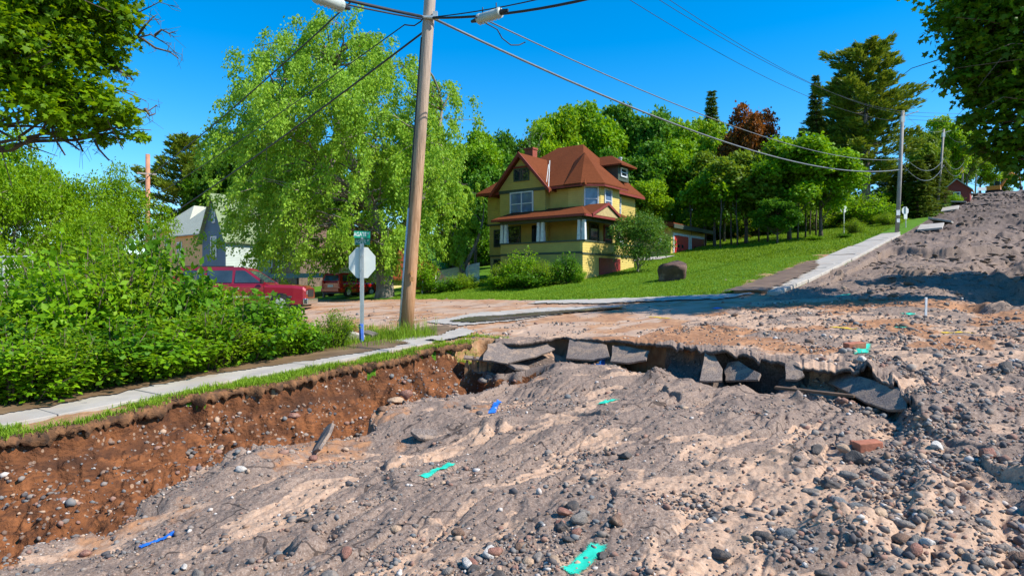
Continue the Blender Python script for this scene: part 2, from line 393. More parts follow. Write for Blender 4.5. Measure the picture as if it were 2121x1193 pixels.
# clay bank
t = NT('clay_bank')
cl = t.mixc(t.ramp(t.noise(3.2, 6), .3, .7), (.092, .035, .015), (.26, .098, .036))
cl = t.mixc(t.math('MULTIPLY', t.ramp(t.noise(7, 4, t.vmap((1, 1, 4))), .48, .62), .55), cl, (.055, .026, .016))
cl = t.mixc(t.math('MULTIPLY', t.attr('top'), .75), cl, (.045, .022, .014))
cl = t.mixc(t.math('MULTIPLY', t.attr('flo'), .8), cl, t.mixc(t.ramp(t.noise(6, 4), .3, .7), (.30, .14, .06), (.42, .24, .12)))
vo = t.n('TexVoronoi'); vo.inputs['Scale'].default_value = 11; t.l(t.coord(), vo.inputs['Vector'])
peb = t.math('MULTIPLY', t.math('LESS_THAN', vo.outputs['Distance'], .26), t.math('GREATER_THAN', t.noise(2.3, 2), .5))
cl = t.mixc(t.math('MULTIPLY', peb, .7), cl, t.mixc(t.ramp(vo.outputs['Color'], .2, .8), (.16, .13, .12), (.42, .28, .18)))
t.col(cl); t.b.inputs['Roughness'].default_value = .95; t.b.inputs['Specular IOR Level'].default_value = .2
t.bump(t.math('ADD', t.noise(22, 5), t.math('MULTIPLY', t.noise(6, 5), 2.2)), .9, .04); M['bank'] = t.m
# dirt side street
t = NT('dirt_street')
c = t.mixc(t.ramp(t.noise(1.2, 5), .3, .7), (.29, .135, .06), (.42, .24, .13))
c = t.mixc(t.math('MULTIPLY', t.ramp(t.noise(2.2, 5, t.vmap((1.2, .5, 1))), .5, .68), .6), c, (.20, .09, .045))
c = t.mixc(t.math('MULTIPLY', t.attr('sand'), .6), c, (.42, .33, .26))
t.col(c); t.b.inputs['Roughness'].default_value = .95; t.bump(t.noise(14, 5), .5, .03); M['dirt'] = t.m
# lawn / verge soil
t = NT('turf')
g = t.mixc(t.ramp(t.noise(1.1, 5), .3, .7), (.06, .16, .006), (.12, .26, .012))
g = t.mixc(t.ramp(t.noise(9, 4), .35, .7), tuple(x * .7 for x in (.10, .22, .015)), g)
so_ = t.mixc(t.ramp(t.noise(4, 5), .3, .7), (.22, .11, .05), (.44, .27, .15))
bf = t.ramp(t.math('ADD', t.attr('bare'), t.math('MULTIPLY', t.math('SUBTRACT', t.noise(6, 5, rough=.7), .5), .9)), .4, .62)
t.col(t.mixc(bf, g, so_)); t.b.inputs['Roughness'].default_value = .95; t.b.inputs['Specular IOR Level'].default_value = .15
t.bump(t.noise(20, 5), .6, .04); M['turf'] = t.m

t = NT('concrete')
c = t.mixc(t.ramp(t.noise(2.2, 6), .3, .7), (.31, .285, .25), (.44, .40, .35)); c = t.mixc(t.math('MULTIPLY', t.ramp(t.noise(1.1, 5), .55, .7), .6), c, (.30, .22, .16))
c = t.mixc(t.math('MULTIPLY', t.ramp(t.noise(60, 2), .5, .8), .35), c, (.28, .26, .24))
t.col(c); t.b.inputs['Roughness'].default_value = .9; t.bump(t.noise(50, 4), .35, .01); M['concrete'] = t.m
t = NT('silt_film')
t.col(t.mixc(t.ramp(t.noise(1.6, 5), .3, .7), (.12, .07, .035), (.22, .14, .08))); t.b.inputs['Roughness'].default_value = .55; t.bump(t.noise(9, 4), .25, .01); M['silt'] = t.m
t = NT('muddy_water')
t.col(t.mixc(t.ramp(t.noise(.9, 4), .3, .7), (.07, .048, .03), (.13, .092, .058))); t.b.inputs['Roughness'].default_value = .22; t.b.inputs['Specular IOR Level'].default_value = .6
t.bump(t.noise(5, 3), .12, .01); M['water'] = t.m
t = NT('asphalt_slab')
c = t.mixc(t.ramp(t.noise(28, 4), .35, .65), (.105, .078, .064), (.19, .145, .118)); c = t.mixc(t.math('MULTIPLY', t.ramp(t.noise(75, 2), .52, .7), .7), c, (.42, .36, .33))
t.col(c); t.b.inputs['Roughness'].default_value = .92; t.bump(t.noise(50, 4), .7, .015); t.col(t.mixc(t.math('MULTIPLY', t.ramp(t.noise(3.5, 6, rough=.7), .50, .58), .55), c, (.36, .25, .17))); M['slab'] = t.m

def paint(name, c):
    t = NT(name); t.col(t.mixc(t.ramp(t.noise(30, 3), .3, .7), tuple(x * .8 for x in c), c)); t.b.inputs['Roughness'].default_value = .7
    tr = t.n('BsdfTransparent'); ms = t.n('MixShader')
    a = t.ramp(t.math('ADD', t.attr('edge'), t.math('MULTIPLY', t.math('SUBTRACT', t.noise(95, 4, rough=.75), .5), 1.5)), .42, .54)
    t.l(a, ms.inputs[0]); t.l(tr.outputs[0], ms.inputs[1]); t.l(t.b.outputs[0], ms.inputs[2]); t.l(ms.outputs[0], t.t.nodes['Material Output'].inputs['Surface'])
    return t.m
M['teal'] = paint('turquoise_paint', (.015, .56, .38)); M['blue'] = paint('blue_paint', (.012, .16, .62)); M['yellow'] = paint('yellow_paint', (.75, .50, .02))

def GF(px, py):
    """measured photo point -> the finished ground surface"""
    rx = (px - CX) / F; rz = (CY - py) / F; t = np.exp(np.arange(math.log(2.), math.log(200), .0025))
    d = EYE + rz * t - Hz(rx * t, t); i = int(np.argmax(d < 0)); T = t[i]
    return rx * T, T, EYE + rz * T
for q_ in ((1210, 1160), (905, 976), (326, 1122), (1028, 846), (1258, 833), (1240, 751), (1787, 722), (1747, 680)):
    x_, y_, z_ = GF(*q_); FLAT.append((x_, y_, .75 + .03 * y_))
# ------------------------------------------------------------------ the ground: one sheet, split where its surface changes
def geo(a, b, q): return np.exp(np.arange(math.log(a), math.log(b), math.log(1 + q)))
rad = np.concatenate([geo(1.5, 40, QN), geo(40, 130, QN * 1.6), geo(130, 2600, .06)])
azs = np.concatenate([np.arange(-180, -64, 4.), np.arange(-64, -41, .5), np.arange(-41, 41, AZN), np.arange(41, 64, .5), np.arange(64, 180.1, 4.)])
A, RR = np.meshgrid(np.radians(azs), rad); gx = RR * np.sin(A); gy = RR * np.cos(A)
gz, gm_ = surf(gx.ravel(), gy.ravel())
nr, na = A.shape; idx = np.arange(nr * na).reshape(nr, na)
Q = np.stack([idx[:-1, :-1], idx[:-1, 1:], idx[1:, 1:], idx[1:, :-1]], -1).reshape(-1, 4)
GV = np.stack([gx.ravel(), gy.ravel(), gz], 1); zq = gm_['zone'][Q[:, 2]]
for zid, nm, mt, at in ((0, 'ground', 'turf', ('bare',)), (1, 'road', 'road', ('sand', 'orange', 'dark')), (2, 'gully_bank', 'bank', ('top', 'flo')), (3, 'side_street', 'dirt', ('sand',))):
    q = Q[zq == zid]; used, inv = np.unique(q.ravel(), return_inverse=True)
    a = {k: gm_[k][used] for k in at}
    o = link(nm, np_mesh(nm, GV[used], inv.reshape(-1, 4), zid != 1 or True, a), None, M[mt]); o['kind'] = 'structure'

def in_poly(px, py, poly):
    c = np.zeros(px.shape, bool); n = len(poly)
    for i in range(n):
        x1, y1 = poly[i]; x2, y2 = poly[(i + 1) % n]
        if y1 == y2: continue
        m = ((y1 > py) != (y2 > py)) & (px < (x2 - x1) * (py - y1) / (y2 - y1) + x1); c ^= m
    return c
def patch(name, poly, res, off, mt, kind=None, wob=.0, hfun=None, attr_edge=None):
    """a thin film lying on the ground inside a plan polygon (metres)"""
    P_ = np.array(poly); lo = P_.min(0) - .1; hi = P_.max(0) + .1
    X, Y = np.meshgrid(np.arange(lo[0], hi[0], res), np.arange(lo[1], hi[1], res)); x = X.ravel(); y = Y.ravel()
    z = (hfun or Hz)(x, y) + off; n = X.shape; id_ = np.arange(x.size).reshape(n)
    q = np.stack([id_[:-1, :-1], id_[:-1, 1:], id_[1:, 1:], id_[1:, :-1]], -1).reshape(-1, 4)
    c = np.stack([x, y], 1)[q].mean(1); wx = c[:, 0] + wob * fbm(c[:, 0] * 2.2, c[:, 1] * 2.2, 3, 5); wy = c[:, 1] + wob * fbm(c[:, 0] * 2.2 + 7, c[:, 1] * 2.2, 3, 6)
    q = q[in_poly(wx, wy, poly)]; used, inv = np.unique(q.ravel(), return_inverse=True)
    at = {'edge': attr_edge(x, y)[used]} if attr_edge else None
    o = link(name, np_mesh(name, np.stack([x, y, z], 1)[used], inv.reshape(-1, 4), True, at), None, mt)
    if kind: o['kind'] = kind
    return o
def Gs(L): return [G(*p) for p in L]
def Hsm(x, y): return Hb(np.atleast_1d(x), np.atleast_1d(y))

# ------------------------------------------------------------------ pavements beside the street
def slab_strip(v0, v1, us, th, lift, jit):
    m = MB()
    for a, b in zip(us[:-1], us[1:]):
        b -= .015; dz = [random.uniform(-jit, jit) for _ in range(2)]
        top = []
        for (u, v, k) in ((a, v0, 0), (a, v1, 0), (b, v1, 1), (b, v0, 1)):
            x, y = uv(u, v); top.append((x, y, float(Hb(x, y)) + lift + dz[k]))
        m.prism([(p[0], p[1], p[2] - th) for p in top], (0, 0, th))
    return m
o = slab_strip(11.45, 12.75, list(np.arange(-14, 13.3, 1.5)), .14, .05, .012).build('pavement', M['concrete'], bevel=.012); o['kind'] = 'structure'
patch('mud', [uv(u, 12.08 + .16 * math.sin(u * 1.1) + .3 * math.sin(u * .37)) for u in np.arange(-6, 12, .4)] + [uv(u, 13.1) for u in np.arange(12, -6, -.8)], .07, .062, M['silt'], 'structure', .12, Hsm)
# uphill pavement: slabs with a kerb along the washed-out street
m = MB(); us = list(np.arange(27.6, 63.5, 1.55))
for a, b in zip(us[:-1], us[1:]):
    jit = random.uniform(-.02, .02); sx = random.uniform(-.06, .06); b -= .02; P4 = []
    vi = 7.75; vo_ = 9.35 if a < 50 else 9.1
    for (u, v) in ((a, vi), (a, vo_), (b, vo_), (b, vi)):
        x, y = uv(u, v); P4.append((x, y, float(Hb(x, y)) + .09 + jit + sx * (v - 8.4) * .3))
    m.prism([(p[0], p[1], p[2] - .16) for p in P4], (0, 0, .16))
o = m.build('sidewalk', M['concrete'], bevel=.015); o['kind'] = 'structure'
m = MB(); us = list(np.arange(26.6, 61, 2.4))
for a, b in zip(us[:-1], us[1:]):
    b -= .02; P4 = []; jit = random.uniform(-.03, .03)
    for (u, v) in ((a, 7.36 + jit), (a, 7.735), (b, 7.735), (b, 7.36 + jit * .6)):
        x, y = uv(u, v); P4.append((x, y, float(Hb(x, y)) + .14 + jit * .4))
    m.prism([(p[0], p[1], p[2] - .42) for p in P4], (0, 0, .42))
o = m.build('kerb', M['concrete'], bevel=.04); o['kind'] = 'structure'
patch('mud', [uv(27, 7.9), uv(35, 8.15), uv(38.5, 8.5), uv(40.5, 9.1), uv(41, 9.6), uv(27, 9.7)], .12, .135, M['silt'], 'structure', .25, Hsm)
# lower end of that walk curves into the side street; standing water in the crossing
patch('mud', Gs([(1100, 630), (1250, 630), (1400, 624), (1500, 621), (1560, 609), (1480, 612), (1300, 619.5), (1110, 625)]), .15, .05, M['concrete'], 'structure', .2)
patch('pavement', Gs([(885, 668), (985, 650), (1120, 640), (1280, 634), (1290, 640), (1160, 652), (1040, 668), (960, 676), (920, 672)]), .1, .03, M['concrete'], 'structure', .15)
patch('water', Gs([(925, 668), (985, 659), (1080, 652), (1180, 645), (1290, 638), (1295, 641), (1150, 653), (1060, 664), (985, 671)]), .1, .06, M['water'], 'structure', .12)
patch('mud', Gs([(855, 700), (870, 680), (925, 676), (945, 682), (895, 704)]), .07, .05, M['silt'], 'structure', .08)
patch('pavement', Gs([(880, 708), (955, 682), (985, 690), (965, 700), (915, 712)]), .07, .06, M['concrete'], 'structure', .06)

# sprayed survey marks
def stripe(a, b, wid, mt, label, cat='paint mark', group=None):
    a = np.array(GF(*a)[:2]); b = np.array(GF(*b)[:2]); dv = b - a; L = np.hypot(*dv); dv /= L; nv = np.array([-dv[1], dv[0]])
    wid *= .95; e = wid * 1.5; pol = [tuple(a - dv * e + nv * e), tuple(b + dv * e + nv * e), tuple(b + dv * e - nv * e), tuple(a - dv * e - nv * e)]
    def edge(x, y):
        s = (x - a[0]) * dv[0] + (y - a[1]) * dv[1]; w = (x - a[0]) * nv[0] + (y - a[1]) * nv[1]
        dd = np.maximum(np.abs(w) - wid * .5, np.maximum(-s, s - L)); return np.clip(.5 - dd / (wid * .8), 0, 1)
    o = patch('paint_mark', pol, .025, .014, mt, None, 0, None, edge); tag(o, label, cat, group)
stripe((1180, 1190), (1240, 1132), .13, M['teal'], 'broad turquoise sprayed stripe on sandy asphalt nearest the camera')
stripe((875, 990), (935, 962), .1, M['teal'], 'long turquoise sprayed dash on the grey asphalt nearest the gully')
stripe((1243, 838), (1275, 829), .13, M['teal'], 'short turquoise sprayed dash below the torn pavement edge')
stripe((1784, 732), (1790, 712), .22, M['teal'], 'turquoise sprayed dash just above the big pale rock')
stripe((1862, 679), (1872, 677), .2, M['teal'], 'small turquoise sprayed spot below the one by the white stake')
stripe((1878, 652), (1886, 649), .3, M['teal'], 'small turquoise sprayed spot left of the white stake')
stripe((1738, 614), (1752, 611), .3, M['teal'], 'turquoise smear on the crossing beside the band of tree shade')
stripe((290, 1136), (362, 1108), .085, M['blue'], 'bright blue sprayed dash nearest the clay gully at the bottom left')
stripe((1018, 858), (1036, 833), .11, M['blue'], 'blue sprayed dash over a buckled ridge near the gully end')
stripe((1233, 755), (1248, 747), .14, M['blue'], 'short blue sprayed dash in the hollow under the torn pavement')
stripe((1480, 640), (1492, 638), .25, M['blue'], 'faint blue sprayed spot on the gravelly crossing')
stripe((1722, 678), (1772, 682), .12, M['yellow'], 'thin yellow road line on the crossing left of the white stake')
stripe((1950, 690), (2020, 691), .1, M['yellow'], 'thin yellow road line on the crossing right of the white stake')
stripe((1345, 657), (1390, 660), .13, M['yellow'], 'worn yellow road line behind the stones of the crossing')

# ------------------------------------------------------------------ stones
def ico(sub):
    import bmesh
    bm = bmesh.new(); bmesh.ops.create_icosphere(bm, subdivisions=sub, radius=1)
    V = np.array([v.co[:] for v in bm.verts]); Fc = np.array([[v.index for v in f.verts] for f in bm.faces]); bm.free(); return V, Fc
I1, I2, I3 = ico(1), ico(2), ico(3)
def rock_shape(sub, seed, rough=.28, flat=.62, cuts=9):
    r = np.random.default_rng(seed); V, Fc = (I1, I2, I3)[sub - 1]; V = V.copy()
    for _ in range(cuts):                                   # knock flats off a ball
        n = r.normal(size=3); n /= np.linalg.norm(n); k = r.uniform(.45, .88)
        d = V @ n; V = V - np.outer(np.maximum(d - k, 0) * .9, n)
    off = r.uniform(0, 50, 3)
    V = V * (1 + rough * np.array([mnoise.fractal(Vector(v * 1.3 + off), 1, 2, 3) for v in V]))[:, None]
    V = V * np.array([1, r.uniform(.65, .95), flat * r.uniform(.75, 1.15)])
    return V, Fc
ROCKC = {'grey': (.20, .175, .152), 'dark grey': (.085, .073, .066), 'reddish': (.26, .12, .085), 'tan': (.42, .29, .19), 'pale': (.52, .48, .43), 'brown': (.17, .10, .065), 'blue-grey': (.155, .16, .16)}
def rockmat(n, c):
    t = NT(n); f = t.ramp(t.noise(3.5, 5), .3, .7); cc = t.mixc(f, tuple(x * .7 for x in c), tuple(min(1, x * 1.3) for x in c))
    cc = t.mixc(t.math('MULTIPLY', t.ramp(t.noise(1.4, 4), .55, .72), .5), cc, (.46, .31, .21))
    t.col(cc); t.b.inputs['Roughness'].default_value = .85; t.bump(t.noise(9, 4), .5, .08); return t.m
RM = {k: rockmat('stone_' + k.replace(' ', '_').replace('-', '_'), c) for k, c in ROCKC.items()}
RS = {}
for k in ROCKC:
    RS[k] = []
    for j in range(6):
        V, Fc = rock_shape(3 if j < 3 else 2, 100 + list(ROCKC).index(k) * 10 + j, .3 if j % 2 else .16)
        me = np_mesh('stone', V, Fc, j in (0, 2)); me.materials.append(RM[k]); RS[k].append(me)
def place_rock(x, y, z, s, k, j, label, group=None, sc=None, sink=.25, cat='stone', name='stone'):
    o = bpy.data.objects.new(name, RS[k][j]); COL.objects.link(o); o.location = (x, y, z + s * .5 * (1 - 2 * sink))
    o.rotation_euler = (random.uniform(-.3, .3), random.uniform(-.3, .3), random.uniform(0, 6.3)); o.scale = sc or (s, s * random.uniform(.8, 1.1), s * random.uniform(.75, 1.15))
    return tag(o, label, cat, group)
# stones one can name: photo point of the base, width in px, colour, shape, label
for (px, py, wpx, k, j, lab) in [
    (1168, 1066, 38, 'reddish', 0, 'smooth pinkish-red cobble alone on the grey asphalt'),
    (1212, 1066, 28, 'grey', 1, 'grey cracked stone just right of the pinkish-red cobble'),
    (1160, 1092, 30, 'reddish', 4, 'flat reddish stone just below the pinkish-red cobble'),
    (820, 838, 42, 'tan', 2, 'large smooth tan boulder at the head of the clay gully'),
    (790, 850, 24, 'brown', 3, 'brown stone leaning on the tan boulder in the gully'),
    (1789, 752, 38, 'pale', 1, 'big pale rock below the turquoise dash on the crossing'),
    (1748, 935, 40, 'tan', 3, 'blocky tan sandstone chunk next to the brick'),
    (1770, 958, 55, 'dark grey', 1, 'dark lump of tar below the tan sandstone chunk'),
    (1110, 952, 15, 'tan', 0, 'small ochre egg-shaped pebble standing on the asphalt'),
    (818, 1036, 22, 'grey', 0, 'round grey stone beside the long crack in the asphalt'),
    (382, 1178, 24, 'pale', 0, 'whitish egg-shaped stone at the bottom left corner'),
    (175, 1152, 32, 'reddish', 2, 'dull red cobble among stones at the bottom left'),
    (1735, 1072, 26, 'grey', 0, 'greenish grey rounded stone on the sand at the lower right'),
    (1548, 1120, 32, 'tan', 3, 'yellowish flat stone on the sand at the bottom right'),
    (1490, 1155, 55, 'dark grey', 3, 'black broken lump of asphalt near the bottom edge'),
    (1720, 1010, 44, 'dark grey', 1, 'dark pitted rock in the middle of the stony sand'),
    (1760, 992, 46, 'grey', 1, 'long grey rock behind the dark pitted rock'),
    (1970, 1008, 24, 'brown', 3, 'brown upright stone on the stony right side'),
    (2036, 1085, 34, 'blue-grey', 3, 'greenish blue-grey stone at the lower right edge'),
    (2085, 768, 42, 'dark grey', 5, 'dark flat boulder at the right edge of the crossing'),
    (1522, 655, 18, 'brown', 3, 'mossy brown stone on the orange gravel of the crossing'),
    (1000, 792, 30, 'grey', 5, 'grey stone on the asphalt at the end of the gully'),
    (650, 952, 26, 'reddish', 3, 'reddish stone on the edge of the asphalt by the gully'),
    (500, 975, 30, 'pale', 3, 'white-veined rock on the asphalt lip over the clay')]:
    x, y, z = GF(px, py); s = wpx * y / F * .5
    place_rock(x, y, z, s, k, j, lab, None, None, .2, 'stone' if wpx < 36 else 'rock', 'stone' if wpx < 36 else 'rock')
def tone(): return random.choices(list(ROCKC), [30, 26, 10, 12, 7, 13, 12])[0]
WHERE = {'right': ('stone on the stony sand at the right side of the road', 'stones on the right side of the road'), 'cross': ('stone in the gravel of the street crossing', 'stones on the crossing'),
         'road': ('stone lying on the buckled asphalt', 'stones on the buckled asphalt'), 'gully': ('stone stuck in the clay of the gully', 'stones in the gully')}
# random stones: candidates on the ground, kept by a density that follows flow lines and the photo's stony areas
N = 260000
a_ = np.radians(rng.uniform(-39, 39, N)); r_ = np.exp(rng.uniform(math.log(3.0), math.log(42), N)); sx = r_ * np.sin(a_); sy = r_ * np.cos(a_)
sz, sm = surf(sx, sy); su, sv, zn = sm['u'], sm['v'], sm['zone']
right = ss(sx - .42 * sy, -.6, 1.2) * (su < 21)
cl = ss(fbm(su * .5, sv * 1.6, 3, 201), .0, .35); cl2 = ss(fbm(sx * .9, sy * .9, 3, 202), .05, .4)
den = np.where(zn == 1, .07 + .5 * cl * cl2 + .5 * right * (.15 + .85 * cl2), 0)
den = np.where((zn == 1) & (su > 12.5) & (su < 25), .10 + .42 * cl2, den); den = np.where((zn == 1) & (su >= 25), .10 + .3 * cl2, den)
den = den + .30 * np.minimum(sm['rill'], 1) * cl2 * (zn == 1); den = den + .55 * np.exp(-(sm['edge'] / .22) ** 2) * (zn == 1); den = np.where(zn == 2, .10 + .25 * cl2, den); den = np.where(zn == 3, .02 + .5 * cl2 * (su < 17), den)
den = np.where((zn == 0) & (su > 26) & (sv < 12) & (su < 40), .25 * cl2, den)
den = np.where((zn == 0) & (su > 11) & (su < 14.2) & (sv > 10), .2, den)
keep = rng.random(N) < den
size = np.exp(rng.normal(math.log(.0125), .58, N)); size = size * (1 + .45 * right); size = np.clip(size, .006, .085) * np.where(zn == 2, 1.8, 1) * np.where(su > 12.5, 1.4, 1)
app = size / r_ * (r_ > 3.6)
ki = np.nonzero(keep & (size / r_ > .0006))[0]
order = ki[np.argsort(-app[ki])]; big = order[:255]; small = order[255:24000]
for i in big:
    k = tone() if zn[i] != 2 else random.choice(['tan', 'tan', 'reddish', 'grey', 'pale', 'brown']); wh = 'gully' if zn[i] == 2 else 'cross' if su[i] > 12.5 else 'right' if right[i] > .5 else 'road'
    lab, grp = WHERE[wh]
    place_rock(sx[i], sy[i], sz[i], size[i] * 1.15, k, random.choice([0, 1, 1, 2, 3, 3, 4, 4, 5, 5]), 'small ' + k + ' ' + lab, k + ' ' + grp, None, .30)
def merged(name, ids, cols, mtl, label, cat=None):
    Vs, Fs, Cs = [], [], []; base = 0; shapes = [rock_shape(1, 300 + q, .35, .7, 4) for q in range(14)]
    for i in ids:
        V, Fc = shapes[i % 14]; c, s_ = math.cos(i * 1.7), math.sin(i * 1.7); V = V * size[i] * np.array([1, .85, .95])
        V = np.stack([V[:, 0] * c - V[:, 1] * s_, V[:, 0] * s_ + V[:, 1] * c, V[:, 2]], 1) + (sx[i], sy[i], sz[i] + size[i] * .22)
        Vs.append(V); Fs.append(Fc + base); base += len(V); Cs.append(np.full(len(V), rng.random()))
    o = link(name, np_mesh(name, np.concatenate(Vs), np.concatenate(Fs), False, {'rnd': np.concatenate(Cs)}), None, mtl); o['kind'] = 'stuff'; o['label'] = label; o['category'] = cat or name
    return o
t = NT('gravel_stones'); r1 = t.attr('rnd'); cr = t.n('ValToRGB'); t.l(r1, cr.inputs[0]); e_ = cr.color_ramp.elements
cols = [(0, (.07, .065, .068)), (.22, (.15, .13, .115)), (.42, (.22, .19, .165)), (.55, (.15, .155, .155)), (.66, (.24, .13, .095)), (.78, (.16, .10, .07)), (.88, (.40, .28, .19)), (.96, (.5, .46, .42))]
e_[0].position, e_[0].color = cols[0][0], (*cols[0][1], 1); e_[1].position, e_[1].color = cols[1][0], (*cols[1][1], 1)
for p_, c_ in cols[2:]:
    q = e_.new(p_); q.color = (*c_, 1)
cr.color_ramp.interpolation = 'CONSTANT'
t.col(t.mixc(t.math('MULTIPLY', t.ramp(t.noise(9, 4), .45, .7), .45), cr.outputs[0], (.44, .30, .21))); t.b.inputs['Roughness'].default_value = .9; M['gravel'] = t.m
merged('gravel', small, None, M['gravel'], 'small loose stones and grit strewn over the washed-out road', 'gravel')

# torn-up paving lying all over the upper street
shapes_c = [rock_shape(1, 500 + q, .22, .5, 6) for q in range(10)]
Vs, Fs, Cs = [], [], []; b0 = 0; nC = 3800
uu_ = np.exp(rng.uniform(math.log(25), math.log(150), nC)); vv_ = rng.uniform(-7, 7.0, nC); xx_, yy_ = uv(uu_, vv_); kc = ss(fbm(xx_ * .22, yy_ * .22, 3, 321), -.2, .25) > rng.random(nC); xx_, yy_, uu_ = xx_[kc], yy_[kc], uu_[kc]; zz_ = Hz(xx_, yy_)
for i in range(len(xx_)):
    V, Fc = shapes_c[i % 10]; s_ = min(.55, (.05 + .16 * rng.random() ** 3) * (.7 + uu_[i] / 55)); a = rng.uniform(0, 6.28, 2); V = V * (s_ * rng.uniform(.7, 1.5), s_, s_ * rng.uniform(.4, .9)); c, sn_ = math.cos(a[0]), math.sin(a[0]); t1 = rng.uniform(-.5, .5)
    V = np.stack([V[:, 0] * c - V[:, 1] * sn_, V[:, 0] * sn_ + V[:, 1] * c, V[:, 2] + V[:, 0] * t1], 1) + (xx_[i], yy_[i], zz_[i] + s_ * .12); Vs.append(V); Fs.append(Fc + b0); b0 += len(V)
o = link('rubble', np_mesh('rubble', np.concatenate(Vs), np.concatenate(Fs), False), None, mat('dark_rubble', (.17, .125, .098), .95, 0, .45, 1.5, .6, 14)); tag(o, 'dark broken paving rubble strewn up the washed-out hill street', 'rubble', None, 'stuff')

# boulder on the lawn
bx, by = G(1400, 580); bs = 80 * by / F / 2
V, Fc = rock_shape(3, 77, .32, .72, 6); bs *= 1.18; V2 = V * (bs * .95, bs * .8, bs * 1.1)
o = link('boulder', np_mesh('boulder', V2, Fc, False), None, rockmat('boulder_stone', (.085, .045, .03))); o.location = (bx, by, float(Hb(bx, by)) + bs * .32); o.rotation_euler = (.1, -.12, .5)
tag(o, 'large reddish-brown boulder alone on the front lawn', 'boulder')

# bricks, planks, stump, broken paving
M['brick'] = mat('red_brick', (.36, .13, .075), .9, 0, .3, 12, .4); M['plank'] = mat('wet_wood', (.10, .06, .035), .8, 0, .4, 5, .5); M['stump'] = mat('split_wood', (.30, .16, .075), .85, 0, .45, 6, .6, 25)
def brickobj(px, py, rz, k, lab):
    x, y, z = GF(px, py); m = MB().box((0, 0, 0), (.24 * k, .11 * k, .09 * k)); o = m.build('brick', M['brick'], bevel=.012); o.location = (x, y, z + .03 * k); o.rotation_euler = (.08, -.06, rz); tag(o, lab, 'brick')
brickobj(1797, 930, .15, 1.15, 'orange-red brick lying beside the tan sandstone chunk'); brickobj(1776, 930, 1.4, .9, 'broken pink brick between the sandstone chunk and the whole brick')
brickobj(1770, 722, .2, 1.6, 'red brick on the crossing behind the big pale rock')
x, y, z = GF(1685, 818); o = MB().box((0, 0, 0), (1.1, .11, .04)).build('plank', M['plank'], bevel=.008); o.location = (x, y, z + .05); o.rotation_euler = (0, .03, R(-36)); tag(o, 'long dark wooden plank lying in the hollow of the torn pavement', 'plank')
x, y, z = GF(988, 778); e0 = empty('tree_stump', (x, y, z - .05), 0, 'splintered brown wooden stump under the torn pavement corner', 'stump')
m = MB()
for k in range(11):
    a = (k - 5) * .055; m.prism([(a - .025, 0, 0), (a + .025, 0, 0), (a + .025, .12, 0), (a - .025, .12, 0)], (random.uniform(-.03, .03), random.uniform(-.05, .05), .42 + random.uniform(-.12, .08)))
m.build('trunk', M['stump'], e0); MB().box((0, .06, .44), (.62, .22, .05), 0, .15, .1).build('broken_top', M['slab'], e0, bevel=.01)
def pslab(px, py, w, l, th, tilt, rz, seed, label, mt='slab', name='asphalt_slab', cat='asphalt slab', lift=.0):
    x, y, z = GF(px, py); r = random.Random(seed); n = 9; pts = []
    for k in range(n):
        a = 2 * math.pi * (k + r.uniform(-.3, .3)) / n; q = r.uniform(.72, 1.08) / max(abs(math.cos(a)), abs(math.sin(a))) ** .6
        pts.append((w / 2 * q * math.cos(a), l / 2 * q * math.sin(a), r.uniform(-.012, .012)))
    o = MB().prism(pts, (0, 0, th)).build(name, M[mt], bevel=.012); o.location = (x, y, z + lift); o.rotation_euler = (tilt[0], tilt[1], rz); tag(o, label, cat); return o
def lip_r(a):
    return np.interp(a, _saz, _sr) + .55 * vn(a * .2, a * 0, 81) + .16 * vn(a * .62, a * 0, 82)
def leanslab(out, top, bot, dback, dfwd, label, th=.045):
    """a broken plate leaning on the torn edge: its outline lies in the plane through two photo points"""
    def ld(px): a = math.degrees(math.atan((px - CX) / F)); return float(lip_r(np.array([a]))[0]) * math.cos(math.radians(a))
    A_ = P(*top, ld(top[0]) + dback); B_ = P(top[0] + 60, top[1] + 6, ld(top[0] + 60) + dback); C_ = P(*bot, ld(bot[0]) - dfwd); n_ = (B_ - A_).cross(C_ - A_).normalized(); cp_ = P(CX, CY, 0); cp_ = Vector((0, 0, EYE))
    pts = []
    for (px, py) in out:
        d_ = (P(px, py, 1.) - cp_); k_ = (A_ - cp_).dot(n_) / d_.dot(n_); pts.append(cp_ + d_ * k_)
    c_ = sum(pts, Vector()) / len(pts); nn = n_ if n_.z < 0 else -n_
    r_ = random.Random(len(label)); fine_ = []
    for a, b in zip(pts, pts[1:] + pts[:1]):
        fine_ += [a, a.lerp(b, .35) + (a - c_) * r_.uniform(-.05, .03), a.lerp(b, .7) + (b - c_) * r_.uniform(-.05, .03)]
    o = MB().prism([p_ - c_ for p_ in fine_], nn * th).build('asphalt_slab', M['slab'], bevel=.008); o.location = c_; tag(o, label, 'asphalt slab')
leanslab([(1172, 742), (1180, 699), (1215, 702), (1256, 714), (1262, 738), (1228, 745)], (1200, 699), (1215, 743), .02, .75, 'tilted asphalt slab hanging from the torn edge nearest the stump')
leanslab([(1264, 748), (1268, 715), (1300, 717), (1345, 726), (1338, 745), (1300, 751)], (1300, 716), (1300, 750), .0, .7, 'tilted asphalt slab left of the two propped slabs')
leanslab([(1449, 788), (1460, 729), (1478, 730), (1497, 764), (1496, 788)], (1466, 729), (1470, 788), -.05, .8, 'upright asphalt slab propped beside the broad cracked slab')
leanslab([(1502, 788), (1500, 764), (1508, 750), (1530, 747), (1552, 762), (1575, 773), (1570, 786)], (1520, 748), (1530, 787), -.1, .75, 'broad tilted asphalt slab propped against the torn edge')
